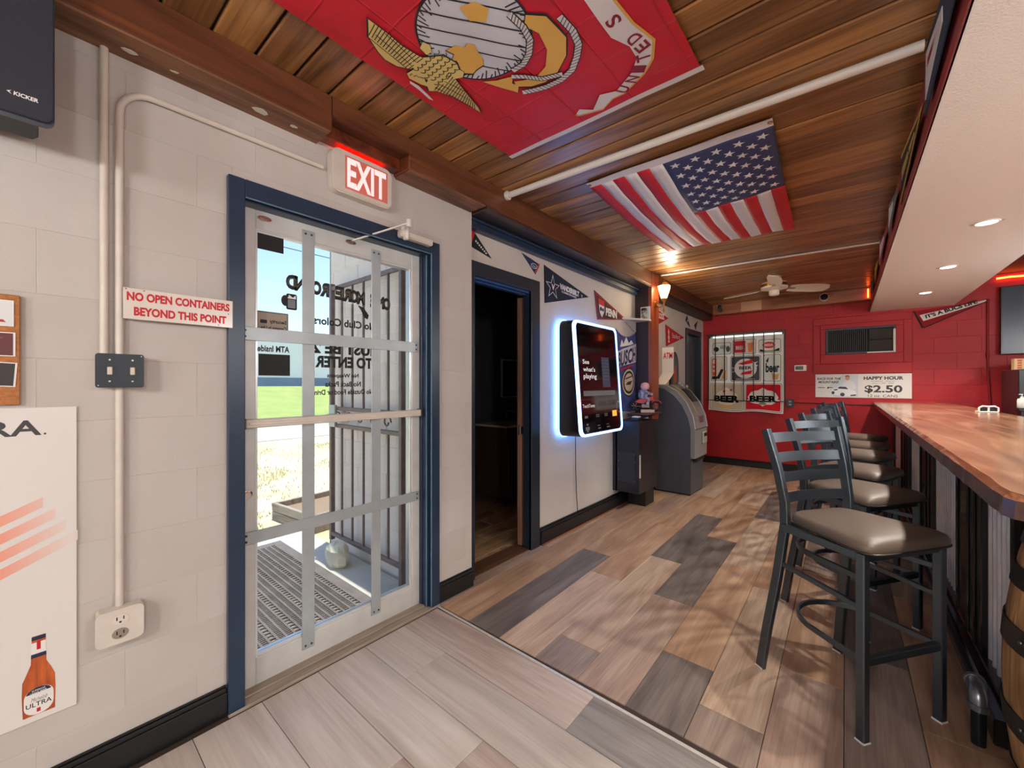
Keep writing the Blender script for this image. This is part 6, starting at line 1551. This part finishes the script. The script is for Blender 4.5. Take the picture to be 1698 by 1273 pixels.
# ------------------------------------------------------------ bar
BR = 0.013
BO = (2.19, 7.49, 0)
bt_ = thing('worktop', 'long glossy wooden bar top with a rough dark edge', 'bar top', BO, BR)
rg = random.Random(11)
fr1 = []; fr2 = []
L0 = -6.13
pts = []
k = 0
y_ = 0.0
while y_ > L0 + 0.05:
    pts.append((rg.uniform(-0.0015, 0.0015), y_)); y_ -= 0.05
edge = pts + [(0.0, L0 + 0.05), (0.012, L0 + 0.018), (0.045, L0), (0.40, L0), (0.75, L0), (0.75, 0.0)]
def inset(p, d):
    out = []
    for x, yy in p:
        out.append((min(max(x + d * (1 if x < 0.3 else -1), x - d), x + d), yy + (d if yy <= L0 + 0.051 else 0)))
    return out
n = len(edge)
e1 = inset(edge, 0.003); e2 = [(x + (rg.uniform(-0.002, 0.002) if i < len(pts) else 0), yy) for i, (x, yy) in enumerate(inset(edge, 0.016))]
vs = [(x, yy, 1.046) for x, yy in edge] + [(x, yy, 1.086) for x, yy in e1] + [(x, yy, 1.0985 + rg.uniform(-0.001, 0.0)) for x, yy in e2]
m = MB(); m.m = 1
m.add(vs, [[i, (i + 1) % n, n + (i + 1) % n, n + i] for i in range(n)] + [list(range(n))])
m.m = 2
m.add([vs[i] for i in range(n, 3 * n)], [[i, (i + 1) % n, n + (i + 1) % n, n + i] for i in range(n)])
m.m = 0
m.add([(v[0], v[1], 1.0985) for v in vs[2 * n:]], [list(range(n))])
bm_ = m.build('slab', [W_bar, W_baredge, wood('bar_live_edge', (90, 52, 32), (150, 98, 66), 'y', 0.12, 0.7, 3.0, 0.4, (214, 176, 146))], bt_)

bb = thing('bar_counter', 'black panelled bar front with corrugated metal panels', 'bar', BO, BR)
Y1, Y0 = -0.0, -5.19
M_bblack = pm('bar_black', (30, 30, 32), 0.22, coat=0.3, vary=(7, 0.2), bump=(25, 0.1))
m = MB(); m.box(0.24, 0.62, Y0, Y1, 0.0, 1.045); m.build('carcass', M_bblack, bb)
m = MB(); m.box(0.15, 0.24, Y0, Y1, 0.0, 0.10, 0.006); m.box(0.19, 0.24, Y0, Y1, 0.10, 0.125, 0.005); m.build('kick_board', M_bblack, bb)
m = MB(); m.box(0.195, 0.24, Y0, Y1, 0.93, 1.045, 0.004); m.build('top_rail', M_bblack, bb)
M_galv = pm('galvanised', (226, 232, 238), 0.32, metal=0.3, vary=(14, 0.08))
pan = [(2.33, 2.75), (3.31, 4.12), (4.76, 5.56), (6.30, 7.2)]
stile_edges = [7.49] + [v for p in pan[::-1] for v in (p[1], p[0])] + [7.49 + Y0]
for i in range(0, len(stile_edges), 2):
    a, b = stile_edges[i] - 7.49, stile_edges[i + 1] - 7.49
    if abs(a - b) < 0.02: continue
    lo, hi = min(a, b), max(a, b)
    m = MB(); m.box(0.195, 0.24, lo, hi, 0.125, 0.93, 0.004); st_ = m.build('stile', M_bblack, bb)
    if hi - lo > 0.3:
        for t in (0.18, 0.42, 0.86):
            yy = lo + (hi - lo) * t
            m = MB(); m.box(0.186, 0.196, yy - 0.012, yy + 0.012, 0.125, 0.93, 0.004); m.build('stile_batten', M_bblack, st_)
for a, b in pan:
    a -= 7.49; b -= 7.49
    nn = int((b - a) / 0.0085)
    m = MB(); m.grid(lambda u, v: (0.226 - 0.012 * math.cos((b - a) * u / 0.068 * 2 * PI), a + (b - a) * u, 0.125 + 0.805 * v), nn, 1); m.build('corrugated_panel', M_galv, bb, 80)

fr_ = thing('foot_rail', 'black pipe foot rail along the bar with a silver elbow at its end', 'foot rail', BO, BR)
ye = 2.28 - 7.49
m = MB(); m.tube([(0.11, -0.02, 0.20), (0.11, ye + 0.05, 0.20)], 0.021, 14); m.build('rail_pipe', pm('pipe_black', (32, 36, 42), 0.28, metal=0.6), fr_, 40)
m = MB(); m.tube([(0.11, ye, 0.15), (0.11, ye, 0.0)], 0.021, 14); m.build('end_leg', MATS['pipe_black'], fr_, 40)
m = MB(); m.tube([(0.11, ye + 0.06, 0.20)] + [(0.11, ye + 0.05 - 0.05 * math.sin(a), 0.15 + 0.05 * math.cos(a)) for a in [k * PI / 12 for k in range(7)]] + [(0.11, ye, 0.135)], 0.027, 16); m.tube([(0.11, ye + 0.066, 0.20), (0.11, ye + 0.048, 0.20)], 0.031, 16); m.tube([(0.11, ye, 0.152), (0.11, ye, 0.13)], 0.031, 16); m.build('elbow', pm('elbow_galv', (120, 126, 132), 0.3, metal=0.8), fr_, 40)
for yy in (-0.6, -2.1, -3.6):
    m = MB(); m.tube([(0.11, yy, 0.18), (0.11, yy, 0.0)], 0.015, 10); m.build('rail_post', MATS['pipe_black'], fr_, 40)

# ------------------------------------------------------------ barrel under the end of the bar
br_ = thing('wooden_barrel', 'old wooden barrel with black hoops under the near end of the bar', 'barrel', (2.675, 1.97, 0))
def brad(z): return 0.248 + 0.055 * (1 - ((z - 0.45) / 0.45) ** 2)
NS = 22
W_st = [wood('stave_a', (120, 84, 48), (182, 138, 88), 'z', 0.6, 0, 1.4, 0.35, (204, 168, 120)), wood('stave_b', (84, 58, 34), (160, 118, 72), 'z', 0.6, 0, 1.8, 0.45, (196, 156, 104))]
sm2 = []
for q in range(2):
    m = MB(); half = PI / NS * 0.97; zz = [0.9 * k / 10 for k in range(11)]
    vs = []
    for z in zz:
        for a in (-half, -half * 0.5, 0, half * 0.5, half):
            rr = brad(z) - (0.003 if abs(a) == half else 0); vs.append((rr * math.cos(a), rr * math.sin(a), z))
        for a in (half, -half): vs.append(((brad(z) - 0.022) * math.cos(a), (brad(z) - 0.022) * math.sin(a), z))
    fs = []
    for i in range(10):
        for j in range(7): fs.append([i * 7 + j, i * 7 + (j + 1) % 7, (i + 1) * 7 + (j + 1) % 7, (i + 1) * 7 + j])
    fs.append(list(range(7))); fs.append(list(range(70, 77)))
    m.add(vs, fs); me = m.mesh('stave', 30); me.materials.append(W_st[q]); sm2.append(me)
for k in range(NS): inst('stave', sm2[(k * 7 // 3) % 2], br_, (0, 0, 0), 2 * PI * k / NS)
m = MB(); m.lathe([(0.24, 0.86), (0.24, 0.875)], (0, 0, 0), 28); m.build('barrel_head', W_st[0], br_)
M_hoop = pm('hoop_iron', (44, 42, 42), 0.42, metal=0.6, vary=(14, 0.15))
for z0, z1 in ((0.02, 0.06), (0.13, 0.18), (0.29, 0.36), (0.545, 0.615), (0.725, 0.785), (0.85, 0.895)):
    m = MB()
    n = 44; vs = []
    for z, d in ((z0, 0.0015), (z0, 0.005), (z1, 0.005), (z1, 0.0015)):
        for j in range(n): vs.append(((brad(z) + d) * math.cos(2 * PI * j / n), (brad(z) + d) * math.sin(2 * PI * j / n), z))
    m.add(vs, [[i * n + j, i * n + (j + 1) % n, ((i + 1) % 4) * n + (j + 1) % n, ((i + 1) % 4) * n + j] for i in range(4) for j in range(n)])
    ho = m.build('hoop', M_hoop, br_, 40)
    a = math.radians(200); zc = (z0 + z1) / 2; rr = brad(zc) + 0.005
    m = MB()
    for da in (-0.03, 0.03): m.lathe([(0.007, 0), (0.005, 0.003)], (0, 0, 0), 8, 'x'); 
    for i in range(len(m.v)):
        s_ = -0.03 if i < len(m.v) // 2 else 0.03
        x, y2, z2 = m.v[i]; ca, sa = math.cos(a + s_), math.sin(a + s_)
        m.v[i] = (ca * (rr + x) - sa * y2, sa * (rr + x) + ca * y2, zc + z2)
    m.build('rivet', pm('rivet_iron', (90, 88, 88), 0.35, metal=0.8), ho)

# ------------------------------------------------------------ bar stools
M_stool = pm('stool_frame', (92, 100, 107), 0.36, metal=0.92, bump=(300, 0.05))
M_seat = pm('seat_vinyl', (92, 79, 69), 0.42, vary=(3, 0.08), bump=(180, 0.06))
M_glide = pm('glide_white', (206, 206, 206), 0.4)
def rear_xy(z):
    T = [(0.0, -0.275, 0.235), (0.2, -0.25, 0.222), (0.45, -0.215, 0.202), (0.70, -0.188, 0.186), (0.80, -0.19, 0.187), (0.95, -0.218, 0.196), (1.125, -0.268, 0.21)]
    for i in range(len(T) - 1):
        if z <= T[i + 1][0]:
            t = (z - T[i][0]) / (T[i + 1][0] - T[i][0]); return (T[i][1] + (T[i + 1][1] - T[i][1]) * t, T[i][2] + (T[i + 1][2] - T[i][2]) * t)
    return T[-1][1:]
def make_stool():
    r_ = thing('bar_stool', '', 'bar stool', (0, 0, 0), 0, 'bar stools along the bar')
    for s_ in (-1, 1):
        m = MB(); m.rtube([(rear_xy(z)[0], s_ * rear_xy(z)[1], z) for z in (0.004, 0.1, 0.2, 0.33, 0.45, 0.58, 0.70, 0.75, 0.80, 0.88, 0.95, 1.04, 1.125)], 0.024, 0.04); lg = m.build('rear_leg', M_stool, r_, 40)
        m = MB(); m.box(-0.295, -0.255, s_ * 0.235 - 0.014, s_ * 0.235 + 0.014, 0, 0.008, 0.002); m.build('glide', M_glide, lg)
        m = MB(); m.rtube([(0.15, s_ * 0.2, 0.004), (0.15, s_ * 0.2, 0.705)], 0.032, 0.032); lg = m.build('front_leg', M_stool, r_, 40)
        m = MB(); m.box(0.132, 0.168, s_ * 0.2 - 0.018, s_ * 0.2 + 0.018, 0, 0.008, 0.002); m.build('glide', M_glide, lg)
        m = MB(); m.rtube([(0.15, s_ * 0.194, 0.69), (-0.188, s_ * 0.2, 0.69)], 0.02, 0.032); m.build('seat_rail', M_stool, r_)
        m = MB(); m.rtube([(0.15, s_ * 0.2, 0.5), (-0.205, s_ * 0.196, 0.52)], 0.016, 0.02); m.build('side_stretcher', M_stool, r_)
    for x in (0.15, -0.188):
        m = MB(); m.rtube([(x, -0.175, 0.69), (x, 0.175, 0.69)], 0.02, 0.032); m.build('seat_rail', M_stool, r_)
    m = MB(); m.rtube([(0.15, -0.2, 0.30), (0.15, 0.2, 0.30)], 0.026, 0.03); m.build('foot_bar', M_stool, r_)
    for z, nm in ((0.30, 'foot_ring'), (0.61, 'upper_ring')):
        p = [(0.15, -0.2)] + [(-0.04 + 0.19 * math.cos(a), 0.185 * math.sin(a)) for a in [-PI / 2 - k * PI / 14 for k in range(15)]] + [(0.15, 0.2)]
        m = MB(); m.rtube([(x, y2, z) for x, y2 in p], 0.012, 0.022); m.build(nm, M_stool, r_, 40)
    for z in (0.815, 0.905, 0.995, 1.085):
        x0, y0 = rear_xy(z); m = MB()
        vs = []; N = 8
        for i in range(N + 1):
            t = -1 + 2 * i / N
            for dz in (-0.022, 0.022):
                xb, yb = rear_xy(z + dz)
                for th in (0.0, 0.005): vs.append((xb - 0.03 * (1 - t * t) - th, yb * t * 0.97, z + dz))
        fs = []
        for i in range(N):
            a = 4 * i; b = a + 4
            fs += [(a, b, b + 2, a + 2), (a + 1, a + 3, b + 3, b + 1), (a, a + 1, b + 1, b), (a + 2, b + 2, b + 3, a + 3)]
        fs += [(0, 2, 3, 1), (4 * N, 4 * N + 1, 4 * N + 3, 4 * N + 2)]
        m.add(vs, fs); m.build('back_slat', M_stool, r_, 40)
    # upholstered seat: rounded trapezoid, domed
    def outline(sc_, n=40):
        o_ = []
        for i in range(n):
            a = 2 * PI * i / n; c, s2 = math.cos(a), math.sin(a); e = 0.3
            x = 0.205 * (abs(c) ** e) * (1 if c > 0 else -1); w = 0.232 - 0.06 * (0.5 - x / 0.41) * 1.2
            o_.append((-0.004 + x * sc_, w * sc_ * (abs(s2) ** e) * (1 if s2 > 0 else -1)))
        return o_
    rings = [(0.96, 0.706), (1.0, 0.716), (1.0, 0.735), (0.97, 0.748), (0.90, 0.757), (0.75, 0.764), (0.5, 0.769), (0.25, 0.771)]
    m = MB(); n = 40; vs = []
    for sc2, z in rings: vs += [(x, y2, z) for x, y2 in outline(sc2)]
    vs.append((-0.004, 0, 0.772))
    fs = [list(range(n))[::-1]]
    for i in range(len(rings) - 1): fs += [[i * n + j, i * n + (j + 1) % n, (i + 1) * n + (j + 1) % n, (i + 1) * n + j] for j in range(n)]
    last = (len(rings) - 1) * n
    fs += [[last + j, last + (j + 1) % n, len(vs) - 1] for j in range(n)]
    m.add(vs, fs); st2 = m.build('seat', M_seat, r_, 60)
    m = MB(); m.tube([(x, y2, 0.714) for x, y2 in outline(1.003)], 0.004, 6, closed=True); m.build('piping', pm('seat_piping', (40, 34, 30), 0.4), st2, 50)
    return r_
stools = [((1.817, 2.42), 36, 'black metal bar stool nearest the viewer with brown seat'), ((1.818, 3.2), 34, 'second bar stool from the viewer'), ((1.775, 3.87), 19, 'third bar stool from the viewer, behind the first two'), ((1.785, 4.7), 17, 'fourth bar stool from the viewer, half hidden by nearer stools'), ((1.785, 5.4), 16, 'fifth bar stool from the viewer, second from the red wall'), ((1.80, 6.2), 22, 'farthest bar stool, next to the red wall')]
proto = make_stool()
for i, ((bx_, by_), ph, lab) in enumerate(stools):
    o = proto if i == 0 else copy_tree(proto)
    f = math.radians(ph)
    o.location = (bx_ + 0.268 * math.cos(f), by_ - 0.268 * math.sin(f), 0)
    o.rotation_euler = (0, 0, -f)
    o['label'] = lab

GS = 0.75
gg = thing('napkin_frame', 'small white frame with two dark openings on the bar top', 'napkin holder', (2.875, 5.3, 1.0985), 0.3)
m = MB(); m.box(-0.085, 0.085, -0.035, 0.035, 0.0, 0.012, 0.003)
m.tube([(-0.08, -0.03, 0.012), (-0.08, -0.03, 0.05), (-0.05, -0.03, 0.07), (0.0, -0.03, 0.064), (0.05, -0.03, 0.07), (0.08, -0.03, 0.05), (0.08, -0.03, 0.012)], 0.009, 8); m.tube([(0.0, -0.03, 0.064), (0.0, -0.03, 0.012)], 0.009, 8); m.build('frame', M_white, gg, 40)
m = MB(); m.box(-0.072, -0.01, -0.026, -0.02, 0.012, 0.055); m.box(0.01, 0.072, -0.026, -0.02, 0.012, 0.055); m.build('dark_panel', M_ink, gg)
for c_ in gg.children:
    for v_ in c_.data.vertices: v_.co *= GS

# ------------------------------------------------------------ added globe lamps, out of view, that only brighten the room
def globe_lamp(label, x, y_, e, drop=0.72):
    o = thing('globe_lamp', label, 'lamp', (x, y_, 2.64), 0, 'added white fill globes')
    m = MB(); m.lathe([(0.06, 0.0), (0.06, -0.02), (0.012, -0.03), (0.012, -drop + 0.14), (0.05, -drop + 0.13), (0.05, -drop + 0.1)], (0, 0, 0), 18); m.build('stem', M_white, o, 40)
    m = MB(); m.lathe([(max(0.01, 0.12 * math.sin(PI * k / 14)), -drop + 0.12 * math.cos(PI * k / 14)) for k in range(15)], (0, 0, 0), 20); m.build('globe', pm('globe_%d' % e, (250, 248, 240), 0.5, emis=(252, 250, 250), estr=e), o, 60)
globe_lamp('added white fill globe, unseen behind the viewer', 2.1, -1.7, 125)
globe_lamp('added white fill globe, unseen by the rear wall', 1.6, -2.6, 115)
globe_lamp('added white fill globe, unseen behind the middle of the bar', 4.1, 4.7, 80)
globe_lamp('added white fill globe, unseen behind the near end of the bar', 4.0, -0.8, 110)
globe_lamp('added white fill globe, unseen beside the near end of the bar', 3.95, 1.55, 90, 0.85)
